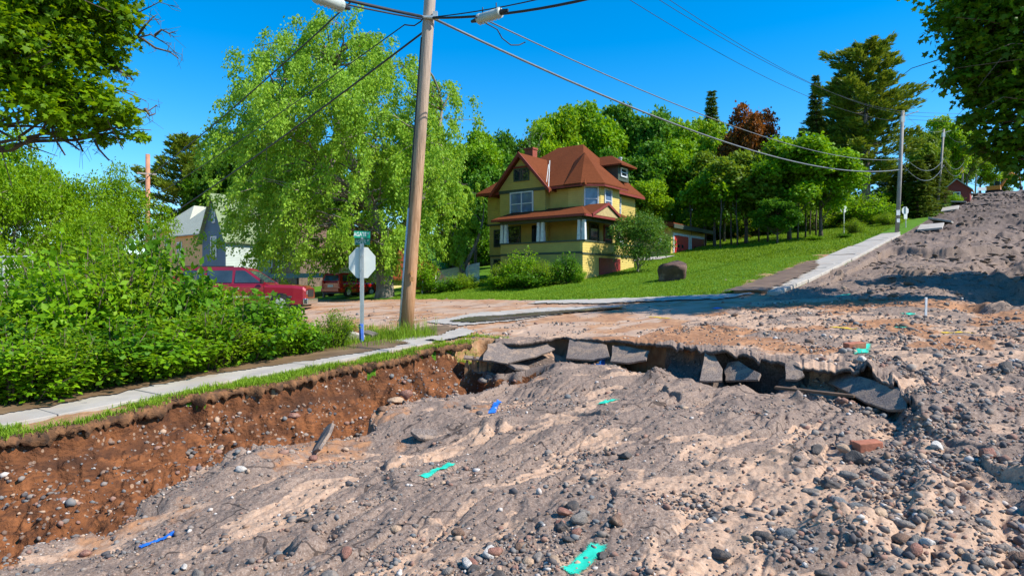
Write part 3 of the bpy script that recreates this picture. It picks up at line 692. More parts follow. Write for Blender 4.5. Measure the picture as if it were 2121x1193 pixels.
leanslab([(1627, 785), (1626, 752), (1640, 744), (1656, 754), (1666, 777), (1650, 786)], (1640, 744), (1645, 785), -.15, .5, 'curled broken asphalt slab in the dark of the torn edge')
leanslab([(1715, 792), (1722, 768), (1760, 772), (1818, 790), (1866, 804), (1884, 826), (1876, 846), (1838, 848), (1790, 832), (1745, 806)], (1760, 772), (1800, 840), -.02, 1.1, 'long dark asphalt slab sagging at the right end of the hollow')
pslab(672, 925, .34, .75, .05, (R(35), R(-38), 0), R(-30), 8, 'asphalt slab standing on edge on the rim of the clay gully', lift=.1)
pslab(1075, 765, .85, .6, .07, (R(14), R(14), 0), R(25), 9, 'dark crumpled asphalt slab beside the splintered stump', lift=.03)
leanslab([(1000, 745), (1010, 712), (1060, 705), (1120, 703), (1150, 722), (1110, 738), (1050, 752)], (1060, 704), (1060, 750), .05, .9, 'black hanging asphalt slab under the pavement corner')
# thin jagged skin of paving that still overhangs the hollow
a_l = np.arange(-1.4, 30.6, .05); nl_ = len(a_l); rl_ = lip_r(a_l); X0 = rl_ * np.sin(np.radians(a_l)); Y0 = rl_ * np.cos(np.radians(a_l))
rl_ = rl_ + .03 * vn(X0 * 3, Y0 * 3, 83) + .10 * vn(X0 * 1.1, Y0 * 1.1, 88)
_s = np.cumsum(np.hypot(np.diff(X0, prepend=X0[0]), np.diff(Y0, prepend=Y0[0]))) * 1.7 + .5 * vn(X0, Y0, 313); _k = np.floor(_s); _fr = _s - _k; ovh = .05 + .34 * mix(hr(_k, _k * 0, 314), hr(_k, _k * 0, 315), _fr) ** 1.5 + .012 * rng.random(nl_) + .05 * vn(_s * 3, _s * 0, 316)
def at_r(r__): return r__ * np.sin(np.radians(a_l)), r__ * np.cos(np.radians(a_l))
bx0, by0 = at_r(rl_ + .5); zb0 = Hz(bx0, by0); rows = []
for dr_, dz_ in ((1.1, None), (1.0, .012), (.9, .014), (.8, .014), (.7, .014), (.6, .014), (.5, .014), (.4, .014), (.3, .014), (.2, .015), (.1, .016), (.0001, .014), (-.35, .012), (-.7, .01), (-1, .004), (-1.02, -.03), (-.97, -.065), (.5, -.075)):
    x_, y_ = at_r(rl_ + (dr_ if dr_ > 0 else dr_ * ovh)); z_ = Hz(x_, y_) - .004 if dz_ is None else Hz(x_, y_) + dz_ if dr_ > .45 and dz_ > 0 else zb0 + (.012 * fbm(x_ * 3, y_ * 3, 3, 317) + .01 * vn(x_ * 9, y_ * 9, 318)) + dz_ + (.015 * vn(X0 * 4, Y0 * 4, 312) if dr_ < 0 else 0) - (.25 * ovh ** 1.5 if dr_ < 0 else 0); rows.append(np.stack([x_, y_, z_], 1))
V_ = np.concatenate(rows); id_ = np.arange(len(V_)).reshape(len(rows), nl_); q_ = np.stack([id_[:-1, :-1], id_[1:, :-1], id_[1:, 1:], id_[:-1, 1:]], -1).reshape(-1, 4)
_m = surf(V_[:, 0], V_[:, 1])[1]; _top = np.repeat([1] * 15 + [0] * 3, nl_); o = link('pavement_edge', np_mesh('pavement_edge', V_, q_, False, {'sand': np.where(_top > 0, np.maximum(_m['sand'], .25), 0), 'orange': _m['orange'] * _top, 'dark': 1. - _top}), None, M['road']); o['kind'] = 'structure'  # front and underside rows: lip shade painted in by the dark value
pslab(880, 908, .4, .3, .05, (R(20), R(10), 0), R(12), 11, 'small curled asphalt slab on the ridge by the gully', lift=.04)
# heaved pavement slabs up the hill
for i, (px, py, w, l, tl, rz, lab) in enumerate([
    (1928, 478, 3.4, 1.7, (R(4), R(-3)), .62, 'pale pavement slab lying level just uphill of the kerb'),
    (1952, 466, 2.9, 1.8, (R(-9), R(14)), .72, 'pale pavement slab tipped on its corner over a hole'),
    (1968, 438, 3.8, 1.7, (R(5), R(-6)), .64, 'dusty pavement slab overhanging the washed-out hole'),
    (1986, 424, 4.2, 1.8, (R(-4), R(6)), .6, 'pavement slab undercut on the steep part of the hill'),
    (1998, 415, 4.5, 1.9, (R(6), R(-4)), .66, 'second highest pavement slab on the steep hill'),
    (2012, 407, 5, 2, (R(-5), R(4)), .6, 'highest pavement slab before the top of the hill')]):
    x, y = G(px, py); z = float(Hb(x, y)); m = MB().box((0, 0, 0), (l, w, .16)); o = m.build('pavement_slab', M['concrete'], bevel=.02)
    o.location = (x, y, z + .3); o.rotation_euler = (R(7) + tl[0], tl[1], -rz); tag(o, lab, 'pavement slab')
x, y, z = GF(1918, 655); o = MB().box((0, 0, .22), (.05, .03, .5), 0, .05).box((0, 0, .48), (.056, .036, .03), 0, .05).build('survey_stake', mat('white_paint', (.8, .8, .78), .6)); o.location = (x, y, z); tag(o, 'white survey stake standing in the crossing', 'stake')
M['metal'] = mat('galvanised_steel', (.50, .51, .49), .45, .25, .12, 8); M['white'] = mat('white_trim', (.78, .78, .75), .55, 0, .08)

# ------------------------------------------------------------------ yellow house (local X along its front, Y into the house, z above sea)
HA = math.atan2(-.6, .8)                                         # rotation of the street grid
HO = Vector((4.75 - .8 * 9, 46 + .6 * 9, 0))
house = empty('yellow_house', HO, HA, 'tall yellow clapboard house with rust-red hipped roof and corner porch', 'house')
YC = (.44, .325, .075); OC = (.56, .42, .11)
M['clap'] = boards('yellow_clapboard', YC, .13); M['shin'] = boards('yellow_shingles', OC, .16, 'shingle'); M['ytrim'] = mat('dark_green_trim', (.05, .065, .045), .6)
M['rroof'] = shingle_roof('rust_roof', (.145, .042, .016)); M['rtrim'] = mat('red_trim', (.20, .03, .02), .6); M['glass'] = glass('window_glass', (.015, .022, .03))
M['skyglass'] = glass('sky_reflection_glass', (.10, .16, .25), .03); M['wfr'] = mat('pale_window_frame', (.55, .58, .6), .6); M['found'] = boards('yellow_masonry', (.44, .35, .15), .2, 'shingle'); M['darkred'] = mat('dark_red_panel_shaded_door', (.22, .02, .018), .5); M['garred'] = mat('sunlit_red_door', (.5, .035, .03), .45)  # skyglass: sky reflection put into the pane colour
g0, f1, f2, ev = 2.7, 4.75, 7.05, 9.35
def wallbox(m, x0, y0, x1, y1, z0, z1): return m.b2((x0, y0, z0), (x1, y1, z1))
# footprint: recessed left part, gabled bay, main body, chamfered corner tower
m = MB(); wallbox(m, .15, .75, 2.2, 8.6, f2, ev); wallbox(m, 1.95, 0, 6.0, 8.6, f2 + .0, ev); wallbox(m, 6.0, .55, 8.7, 8.6, f2, ev)
m.build('upper_wall', M['clap'], house)
m = MB(); wallbox(m, .3, .8, 2.3, 8.5, f1 - .05, f2 - .12); wallbox(m, 2.3, .25, 6.0, 8.5, f1 - .05, f2 - .12); wallbox(m, 6.0, .6, 8.6, 8.5, f1 - .05, f2 - .12)
m.build('lower_wall', M['clap'], house)
m = MB(); m.prism([(7.6, .5, f2), (8.72, .5, f2), (9.7, 1.35, f2), (9.7, 4.1, f2), (8.6, 4.1, f2), (7.6, 3, f2)], (0, 0, ev - f2)); m.build('corner_bay', M['shin'], house)
m = MB(); wallbox(m, .35, .85, 8.55, 8.45, g0 - 1.2, f1 - .17); m.build('foundation', M['found'], house)
m = MB()
for (x0, y0, x1, y1, z0, z1) in ((.1, .68, 2.35, 8.65, f2 - .12, f2), (2.02, -.07, 6.06, 8.65, f2 - .12, f2 - .003), (6.0, .48, 8.75, 8.65, f2 - .118, f2 - .002), (.25, .74, 2.35, 8.55, f1 - .17, f1 - .05), (2.3, .18, 6.05, 8.55, f1 - .168, f1 - .052), (.1, .7, 2.0, 8.65, ev - .2, ev + .02), (1.9, -.06, 6.05, 8.63, ev - .22, ev + .01), (6, .49, 8.75, 8.64, ev - .21, ev + .015)): wallbox(m, x0, y0, x1, y1, z0, z1)
m.build('belt_course', M['ytrim'], house)
# roofs
def slabpoly(m, pts, th=.1): m.prism([(p[0], p[1], p[2] - th) for p in pts], (0, 0, th)); return m
m = MB(); e = .55; X0, X1, Y0, Y1 = .15 - e, 8.7 + e, .55 - e, 8.6 + e; rz_ = 13.1; ra, rb = (4.0, 4.7, rz_), (6.3, 4.7, rz_ + .0)
for q in ([(X0, Y0, ev), (X1, Y0, ev), rb, ra], [(X1, Y0, ev), (X1, Y1, ev), rb], [(X1, Y1, ev), (X0, Y1, ev), ra, rb], [(X0, Y1, ev), (X0, Y0, ev), ra]): slabpoly(m, q, .12)
roof = m.build('main_roof', M['rroof'], house)
m = MB(); gp = (3.95, -.45, 11.95); gb = (3.95, 4.0, 11.95)
for s in (-1, 1):
    xe = 3.95 + s * 2.65; slabpoly(m, [gp, (xe, -.45, ev - .25), (xe, 4.0, ev - .25), gb] if s > 0 else [gp, gb, (xe, 4.0, ev - .25), (xe, -.45, ev - .25)], .14)
m.build('gable_roof', M['rroof'], house)
m = MB(); m.prism([(3.95 - 2.15, -.02, ev), (3.95 + 2.15, -.02, ev), (3.95, -.02, 11.7)], (0, .2, 0)); m.build('gable_wall', M['clap'], house)
m = MB()
for s in (-1, 1):
    m.prism([(3.95, -.47, 12.0), (3.95 + s * 2.68, -.47, ev - .25), (3.95 + s * 2.68, -.47, ev - .5), (3.95, -.47, 11.66)], (0, .1, 0))
m.box((3.95, -.1, 10.95), (1.3, .12, .1)); m.build('bargeboard', M['rtrim'], house)
# bay roof: a half pyramid leaning on the main roof
ap = (7.7, 2.6, 12.0); bp = [(7.6, -.05, ev + .02), (8.95, -.05, ev + .02), (10.2, 1.05, ev + .02), (10.2, 4.5, ev + .02), (7.7, 4.5, ev + 1.1)]
m = MB()
for a, b in zip(bp[:-1], bp[1:]): slabpoly(m, [a, b, ap], .13)
slabpoly(m, [(6.9, 2.6, 11.5), bp[0], ap], .1); m.build('bay_roof', M['rroof'], house)
m = MB()
for a, b in zip(bp[:3], bp[1:4]): m.prism([(a[0], a[1], ev - .2), (b[0], b[1], ev - .2), (b[0], b[1], ev - .04), (a[0], a[1], ev - .04)], (-.08, .08, 0))
wallbox(m, X0 + .01, Y0 - .03, 7.6, Y0 + .05, ev - .22, ev - .06); wallbox(m, X1 - .05, 4.5, X1 + .03, Y1, ev - .22, ev - .06); m.build('fascia', M['rtrim'], house)
m = MB(); wallbox(m, 5.1, 5.2, 9.0, 6.9, 10.2, 11.35); m.build('dormer_wall', M['ytrim'], house)
m = MB(); dz = 11.35
for q in ([(6, 4.8, dz), (9.5, 4.8, dz), (8.0, 6.05, 12.25), (6, 6.05, 12.25)], [(9.5, 4.8, dz), (9.5, 7.3, dz), (8.0, 6.05, 12.25)], [(9.5, 7.3, dz), (6, 7.3, dz), (6, 6.05, 12.25), (8.0, 6.05, 12.25)]): slabpoly(m, q, .12)
m.build('dormer_roof', M['rroof'], house)
m = MB().box((2.5, 3.2, 11.9), (.75, .6, 2.0)).box((2.5, 3.2, 12.95), (.85, .7, .14)); m.build('chimney', mat('chimney_brick', (.26, .06, .035), .9, 0, .25, 14), house)
m = MB().tube([(8.3, 6.9, 9.9), (8.3, 6.9, 12.1)], .1, 10).tube([(8.3, 6.9, 12.1), (8.3, 6.9, 12.22)], .15, 10); m.build('flue_pipe', M['metal'], house)
m = MB().tube([(6.4, -.18, 9.2), (6.25, .2, 11.2)], .035, 5).tube([(6.05, .0, 9.3), (5.95, .5, 11.0)], .03, 5); m.build('downpipe', M['white'], house)
def window(par, c, w, h, n, mg, mf, name='window', sash=True, div=1):
    """window on a wall: c centre, n outward normal in plan"""
    n = Vector((n[0], n[1], 0)).normalized(); t_ = Vector((-n.y, n.x, 0)); rz = math.atan2(t_.y, t_.x); c = Vector(c)
    fo = MB(); fw = .09
    for s in (-1, 1): fo.box(c + t_ * s * (w / 2 + fw / 2) + n * .03, (fw, .1, h + 2 * fw), rz); fo.box(c + Vector((0, 0, s * (h / 2 + fw / 2))) + n * .031, (w, .1, fw), rz)
    if sash: fo.box(c + n * .028, (w, .07, .06), rz)
    for k in range(1, div): fo.box(c + t_ * (k / div - .5) * w + n * .029, (.08, .075, h), rz)
    f = fo.build(name, mf, par); g = MB().box(c + n * .012, (w, .03, h), rz).build('pane', mg, f)
    return f
window(house, (3.95, 0, 8.3), 1.9, 1.55, (0, -1), M['skyglass'], M['wfr'], div=2)
window(house, (3.95, -.02, 10.4), 1.2, .75, (0, -1), M['glass'], M['ytrim'], div=2, sash=False)
window(house, (1.2, .8, 5.95), .7, 1.15, (0, -1), M['glass'], M['ytrim'])
window(house, (3.1, .25, 5.85), 1.0, 1.6, (0, -1), M['glass'], M['ytrim'])
window(house, (1.2, .85, 3.5), .8, 1.6, (0, -1), M['glass'], M['ytrim'])
nb = (.85, -.98); window(house, (9.2, .93, 8.35), .85, 1.55, nb, M['skyglass'], M['wfr'])
window(house, (9.7, 2.35, 8.3), .85, 1.5, (1, 0), M['skyglass'], M['wfr']); window(house, (8.7, 5.6, 8.2), .85, 1.5, (1, 0), M['skyglass'], M['wfr'])
window(house, (9.0, 6.05, 10.85), .8, .5, (1, 0), M['glass'], M['wfr'])
# porch
px0, px1, py0, py1 = 3.35, 10.1, -1.75, 5.6; pf = 4.6; pe = 7.0
m = MB(); wallbox(m, px0, py0, px1, .3, pf - .15, pf); wallbox(m, 8.5, .3, px1, py1, pf - .15, pf - .003); m.build('porch_floor', M['ytrim'], house)
m = MB(); wallbox(m, px0, py0 + .02, px1 - .2, py0 + .2, g0 - 1.2, pf + .65); m.build('porch_front_wall', M['clap'], house)
m = MB(); wallbox(m, px1 - .2, py0 + .025, px1, py1, g0 - 1.2, pf + .65); pw = m.build('porch_side_wall', M['shin'], house)
m = MB(); wallbox(m, px0 - .05, py0 - .04, px1 + .05, py0 + .26, pf + .65, pf + .75); wallbox(m, px1 - .26, py0 + .26, px1 + .051, py1, pf + .65, pf + .748); wallbox(m, px1 - .1, py0 - .02, px1 + .04, py1, pf - .2, pf - .08); m.build('porch_rail', M['ytrim'], house)
m = MB(); wallbox(m, px1 - .05, 0.4, px1 + .05, 3.4, 3.0, 4.25); m.build('crawl_panel', M['darkred'], house)
for (x, y) in ((px0 + .25, py0 + .12), (6.75, py0 + .12), (px1 - .12, py0 + .12), (px1 - .12, 3.6)):
    c = MB()
    for dx in (-.17, .17):
        X = x + (dx if y < 0 else 0); Y = y + (0 if y < 0 else dx)
        i = len(c.v); c.prism([(X - .13, Y - .13, pf + .75), (X + .13, Y - .13, pf + .75), (X + .13, Y + .13, pf + .75), (X - .13, Y + .13, pf + .75)], (0, 0, pe - .35 - pf - .75))
        for k in range(i + 4, i + 8): vx = c.v[k]; c.v[k] = (X + (vx[0] - X) * .72, Y + (vx[1] - Y) * .72, vx[2])
    c.build('porch_column', M['wfr'], house)
m = MB(); wallbox(m, px0 - .05, py0, px1 + .0, py0 + .25, pe - .35, pe - .05); wallbox(m, px1 - .25, py0 + .25, px1 - .002, py1, pe - .35, pe - .052); m.build('porch_beam', M['ytrim'], house)
m = MB(); slabpoly(m, [(px0 - .5, py0 - .45, pe), (px1 + .45, py0 - .45, pe), (8.75, .45, pe + .85), (px0 - .2, .45, pe + .85)], .12); slabpoly(m, [(px1 + .45, py0 - .45, pe), (px1 + .45, py1, pe), (8.75, py1, pe + .85), (8.75, .45, pe + .85)], .12)
slabpoly(m, [(px0 - .5, py0 - .45, pe), (px0 - .2, .45, pe + .85), (px0 - .45, .45, pe + .02)], .1)
pr = m.build('porch_roof', M['rroof'], house)
m = MB(); wallbox(m, px0 - .5, py0 - .48, px1 + .45, py0 - .4, pe - .16, pe - .02); wallbox(m, px1 + .4, py0 - .4, px1 + .48, py1, pe - .162, pe - .022); m.build('porch_fascia', M['rtrim'], house)
# little entrance gable over the porch's right side
m = MB(); gx_, gy_ = px1 + .5, .8
for s in (-1, 1): slabpoly(m, [(gx_, gy_, pe + .95), (gx_, gy_ + s * 2.1, pe + .05), (8.9, gy_ + s * 2.1, pe + .05), (8.9, gy_, pe + .95)][::s], .1)
m.build('entrance_gable', M['rroof'], house)
m = MB(); m.prism([(gx_ - .12, gy_ - 1.7, pe + .02), (gx_ - .12, gy_ + 1.7, pe + .02), (gx_ - .12, gy_, pe + .76)], (.06, 0, 0)); m.build('gable_panel', mat('shaded_cream', (.40, .30, .13), .7), house)
m = MB()
for s in (-1, 1): m.prism([(gx_ - .03, gy_, pe + .97), (gx_ - .03, gy_ + s * 2.12, pe + .05), (gx_ - .03, gy_ + s * 2.12, pe - .1), (gx_ - .03, gy_, pe + .78)], (.08, 0, 0))
m.build('gable_trim', M['rtrim'], house)
m = MB(); wallbox(m, 4.7, .18, 5.85, .26, pf, pf + 2.1); dr = m.build('front_door', M['glass'], house)
window(house, (8.62, 2.3, 5.75), 1.1, 1.9, (1, 0), M['glass'], M['ytrim'], 'porch_window'); window(house, (8.62, 4.3, 5.75), 1.0, 1.9, (1, 0), M['glass'], M['rtrim'], 'porch_window')

# garage up the hill behind the house
gar = empty('garage', HO, HA, 'low yellow garage with red roof edge and two red doors behind the round bush', 'garage')
gz = 4.85; m = MB(); wallbox(m, 1, 17.0, 8.0, 25.4, gz - 1.5, gz + 2.75); m.build('wall', M['shin'], gar)
m = MB(); slabpoly(m, [(.3, 16.2, gz + 3.1), (8.6, 16.2, gz + 3.1), (8.6, 26.2, gz + 2.95), (.3, 26.2, gz + 2.95)], .3); slabpoly(m, [(1, 16.3, gz + 3.12), (8.5, 16.3, gz + 3.12), (8.5, 26.1, gz + 3.0), (4.5, 26.1, gz + 4.0), (4.5, 16.3, gz + 4.0)], .05); m.build('roof', M['rroof'], gar)
m = MB(); wallbox(m, 8.6, 16.2, 8.68, 26.2, gz + 2.62, gz + 2.98); m.build('fascia', M['ytrim'], gar)
for y0, mm, lab in ((17.6, 'garred', 'sunlit bright red garage door'), (21.6, 'darkred', 'shaded dark red garage door')):  # sunlight and shade on the doors painted as two reds
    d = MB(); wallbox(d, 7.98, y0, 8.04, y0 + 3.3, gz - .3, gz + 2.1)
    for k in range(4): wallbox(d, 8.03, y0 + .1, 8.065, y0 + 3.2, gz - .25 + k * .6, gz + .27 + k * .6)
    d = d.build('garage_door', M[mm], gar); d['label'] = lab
    f = MB(); 
    for a, b, c0, c1 in ((y0 - .2, y0, gz - .3, gz + 2.3), (y0 + 3.3, y0 + 3.5, gz - .3, gz + 2.3), (y0, y0 + 3.3, gz + 2.1, gz + 2.3)): wallbox(f, 8.0, a, 8.08, b, c0, c1)
    f.build('frame', M['wfr'], d)
    w_ = MB()
    for k in range(2): wallbox(w_, 8.05, y0 + .7 + k * .9, 8.075, y0 + 1.15 + k * .9, gz + 1.0, gz + 1.3)
    w_.build('pane', M['glass'], d)
m = MB().box((7.0, 16.85, gz + 1.4), (.22, .25, .45)).box((7.0, 16.85, gz + 1.7), (.3, .32, .06)); m.build('lantern', M['wfr'], gar)
m = MB(); 
for u0, u1, v0, v1 in ((51.5, 54.5, 23.4, 27),):
    pts = [(*uv(a, b), float(Hb(*uv(a, b))) + .06) for a, b in ((u0, v0), (u1, v0), (u1, v1), (u0, v1))]; m.poly(pts[::-1])
o = m.build('driveway', M['concrete']); o['kind'] = 'structure'

# ------------------------------------------------------------------ houses across the side street
def simple_house(name, label, loc, w, dpt, h, ridge, wallm, roofm, wins, chim=None, hip=False, sidem=None, over=.4, base=0):
    e0 = empty(name, loc, HA, label, 'house')
    m = MB(); wallbox(m, 0, 0, w, dpt, -2, h); m.build('wall', wallm, e0)
    if sidem: m = MB(); wallbox(m, w - .02, .02, w + .03, dpt - .02, h * .35, h - .01); m.build('side_wall', sidem, e0)
    m = MB(); o_ = over
    if hip:
        a, b = (w * .5, dpt * .35, ridge), (w * .5, dpt * .65, ridge)
        for q in ([(-o_, -o_, h), (w + o_, -o_, h), a], [(w + o_, -o_, h), (w + o_, dpt + o_, h), b, a], [(w + o_, dpt + o_, h), (-o_, dpt + o_, h), b], [(-o_, dpt + o_, h), (-o_, -o_, h), a, b]): slabpoly(m, q, .12)
    else:
        k = (ridge - h) / (w / 2)
        for s in (-1, 1): slabpoly(m, [(w / 2, -o_, ridge), (w / 2, dpt + o_, ridge), (w / 2 + s * (w / 2 + o_), dpt + o_, h - k * o_), (w / 2 + s * (w / 2 + o_), -o_, h - k * o_)][::s], .14)
        g = MB().prism([(0, 0, h), (w, 0, h), (w / 2, 0, ridge - .1)], (0, .2, 0)); g.build('gable', wallm, e0)
    rf = m.build('roof', roofm, e0)
    if chim: MB().box(chim, (.7, .7, 2.2)).box((chim[0], chim[1], chim[2] + 1.1), (.8, .8, .15)).build('chimney', M['brick'], rf)
    for c, ww, hh, n in wins: window(e0, c, ww, hh, n, M['glass'], M['white'])
    return e0
M['shadewall'] = boards('shaded_siding', (.10, .15, .19), .16); M['litwall'] = boards('sunlit_siding', (.42, .48, .43), .16); M['ggreen'] = shingle_roof('mossy_roof', (.22, .27, .15), .35); M['groof'] = shingle_roof('weathered_grey_roof', (.42, .43, .35), .3)  # blue house: shaded front and sunlit side painted as two siding colours
M['orange'] = boards('orange_siding', (.80, .42, .14), .16); M['cream'] = mat('cream_stucco', (.62, .48, .22), .85, 0, .12); M['teal_roof'] = mat('teal_roof_edge', (.0, .13, .12), .5); M['oldwood'] = mat('weathered_board', (.16, .11, .085), .85, 0, .4, 4)
b = P(419, 540, 70)
simple_house('blue_house', 'blue-grey house with steep mossy green gable roof behind the dark red truck', (b.x, b.y, 1.2), 4.4, 11, 6.4, 10.6, M['shadewall'], M['ggreen'], [((2.25, 0, 5.2), .9, 1.9, (0, -1)), ((2.25, 0, 8.3), .35, 1.2, (0, -1))], (2.9, 6.5, 11.0), False, M['litwall'])
b = P(352, 540, 78)
simple_house('orange_house', 'orange-sided house with weathered grey hipped roof behind the tall bushes', (b.x, b.y, 1.5), 8.5, 11, 6.6, 11.2, M['orange'], M['groof'], [((2.25, 0, 5.0), .9, 1.6, (0, -1))], None, True)
b = P(322, 470, 84)
simple_house('grey_roofed_house', 'house with a second pale grey hipped roof mostly hidden by leaves', (b.x, b.y, 1.5), 8, 8, 7.6, 10.9, M['orange'], M['groof'], [((3, 0, 6.3), .9, 1.2, (0, -1))], None, True)
b = P(548, 520, 72)
simple_house('brown_house', 'shaded house with a cream gable peeking through the big willow', (b.x, b.y, .6), 6, 8, 5.6, 9.4, M['oldwood'], mat('brown_roof', (.12, .07, .05), .9), [((3, 0, 4.5), .9, 1.4, (0, -1)), ((1, 0, 4.5), .7, 1.4, (0, -1))])  # walls in dark boards: shade behind the willow put into the colour
b = P(690, 600, 60)
cot = simple_house('cottage', 'low cream cottage with reddish roof behind the willow trunk', (b.x, b.y, .1), 7.5, 6, 3.2, 6.2, M['cream'], M['rroof'], [((2.2, 0, 1.7), .8, 1.1, (0, -1)), ((6.2, 0, 1.9), .6, .9, (0, -1))])
cp = empty('carport', P(560, 596, 58), HA, 'dark open carport with a teal roof edge beside the small red car', 'carport'); cp.location.z = .3
m = MB(); slabpoly(m, [(0, 0, 3.0), (7.2, 0, 3.0), (7.2, 6, 3.3), (0, 6, 3.3)], .14); m.build('roof', M['oldwood'], cp)
MB().b2((0, -.06, 2.72), (7.2, .0, 3.1)).build('roof_edge', M['teal_roof'], cp)
for x_ in (.1, 3.6, 7.1): MB().b2((x_ - .08, .05, -1), (x_ + .08, .2, 2.86)).build('post', M['oldwood'], cp)
MB().b2((.02, 5.9, -1), (7.15, 6, 2.9)).build('back_wall', M['oldwood'], cp); MB().b2((1.5, .3, -1), (3.5, .42, 2.0)).build('screen', M['oldwood'], cp)

# ------------------------------------------------------------------ cars
M['paint1'] = mat('dark_red_paint', (.28, .012, .026), .28, .15, .05, 2, coat=.8); M['paint2'] = mat('bright_red_paint', (.42, .006, .008), .28, .1, .05, 2, coat=.8); M['cglass'] = glass('car_glass', (.035, .055, .07), .04); M['chrome'] = mat('chrome', (.62, .62, .63), .15, .9); M['tyre'] = mat('tyre_rubber', (.015, .015, .015), .85); M['black'] = mat('black_trim', (.02, .02, .022), .5); M['lamp'] = mat('tail_lamp', (.6, .03, .02), .2); M['clear'] = mat('head_lamp', (.4, .4, .4), .25); M['plate'] = mat('number_plate', (.7, .7, .68), .5)
def loft(m, secs):
    """closed skin through equal-length loops"""
    i = len(m.v); n = len(secs[0])
    for s_ in secs: m.v += [tuple(p) for p in s_]
    for a in range(len(secs) - 1):
        for k in range(n): m.f.append((i + a * n + k, i + a * n + (k + 1) % n, i + (a + 1) * n + (k + 1) % n, i + (a + 1) * n + k))
    m.f.append(tuple(range(i + n - 1, i - 1, -1))); m.f.append(tuple(range(i + (len(secs) - 1) * n, i + len(secs) * n))); return m
def wheel(par, x, y, r, w):
    s = 1 if y > 0 else -1
    t_ = MB().tube([(x, y - s * w * .5, r), (x, y - s * w * .45, r), (x, y + s * w * .42, r), (x, y + s * w * .5, r)], [r * .9, r, r, r * .9], 24).build('wheel', M['tyre'], par, True)
    h = MB().tube([(x, y + s * w * .46, r), (x, y + s * w * .54, r)], r * .62, 20)
    for k in range(5):
        a = k * 1.2566; h.box((x + math.cos(a) * r * .34, y + s * w * .55, r + math.sin(a) * r * .34), (r * .5, .03, r * .16), 0, 0, -a)
    h.build('rim', M['metal'], t_)
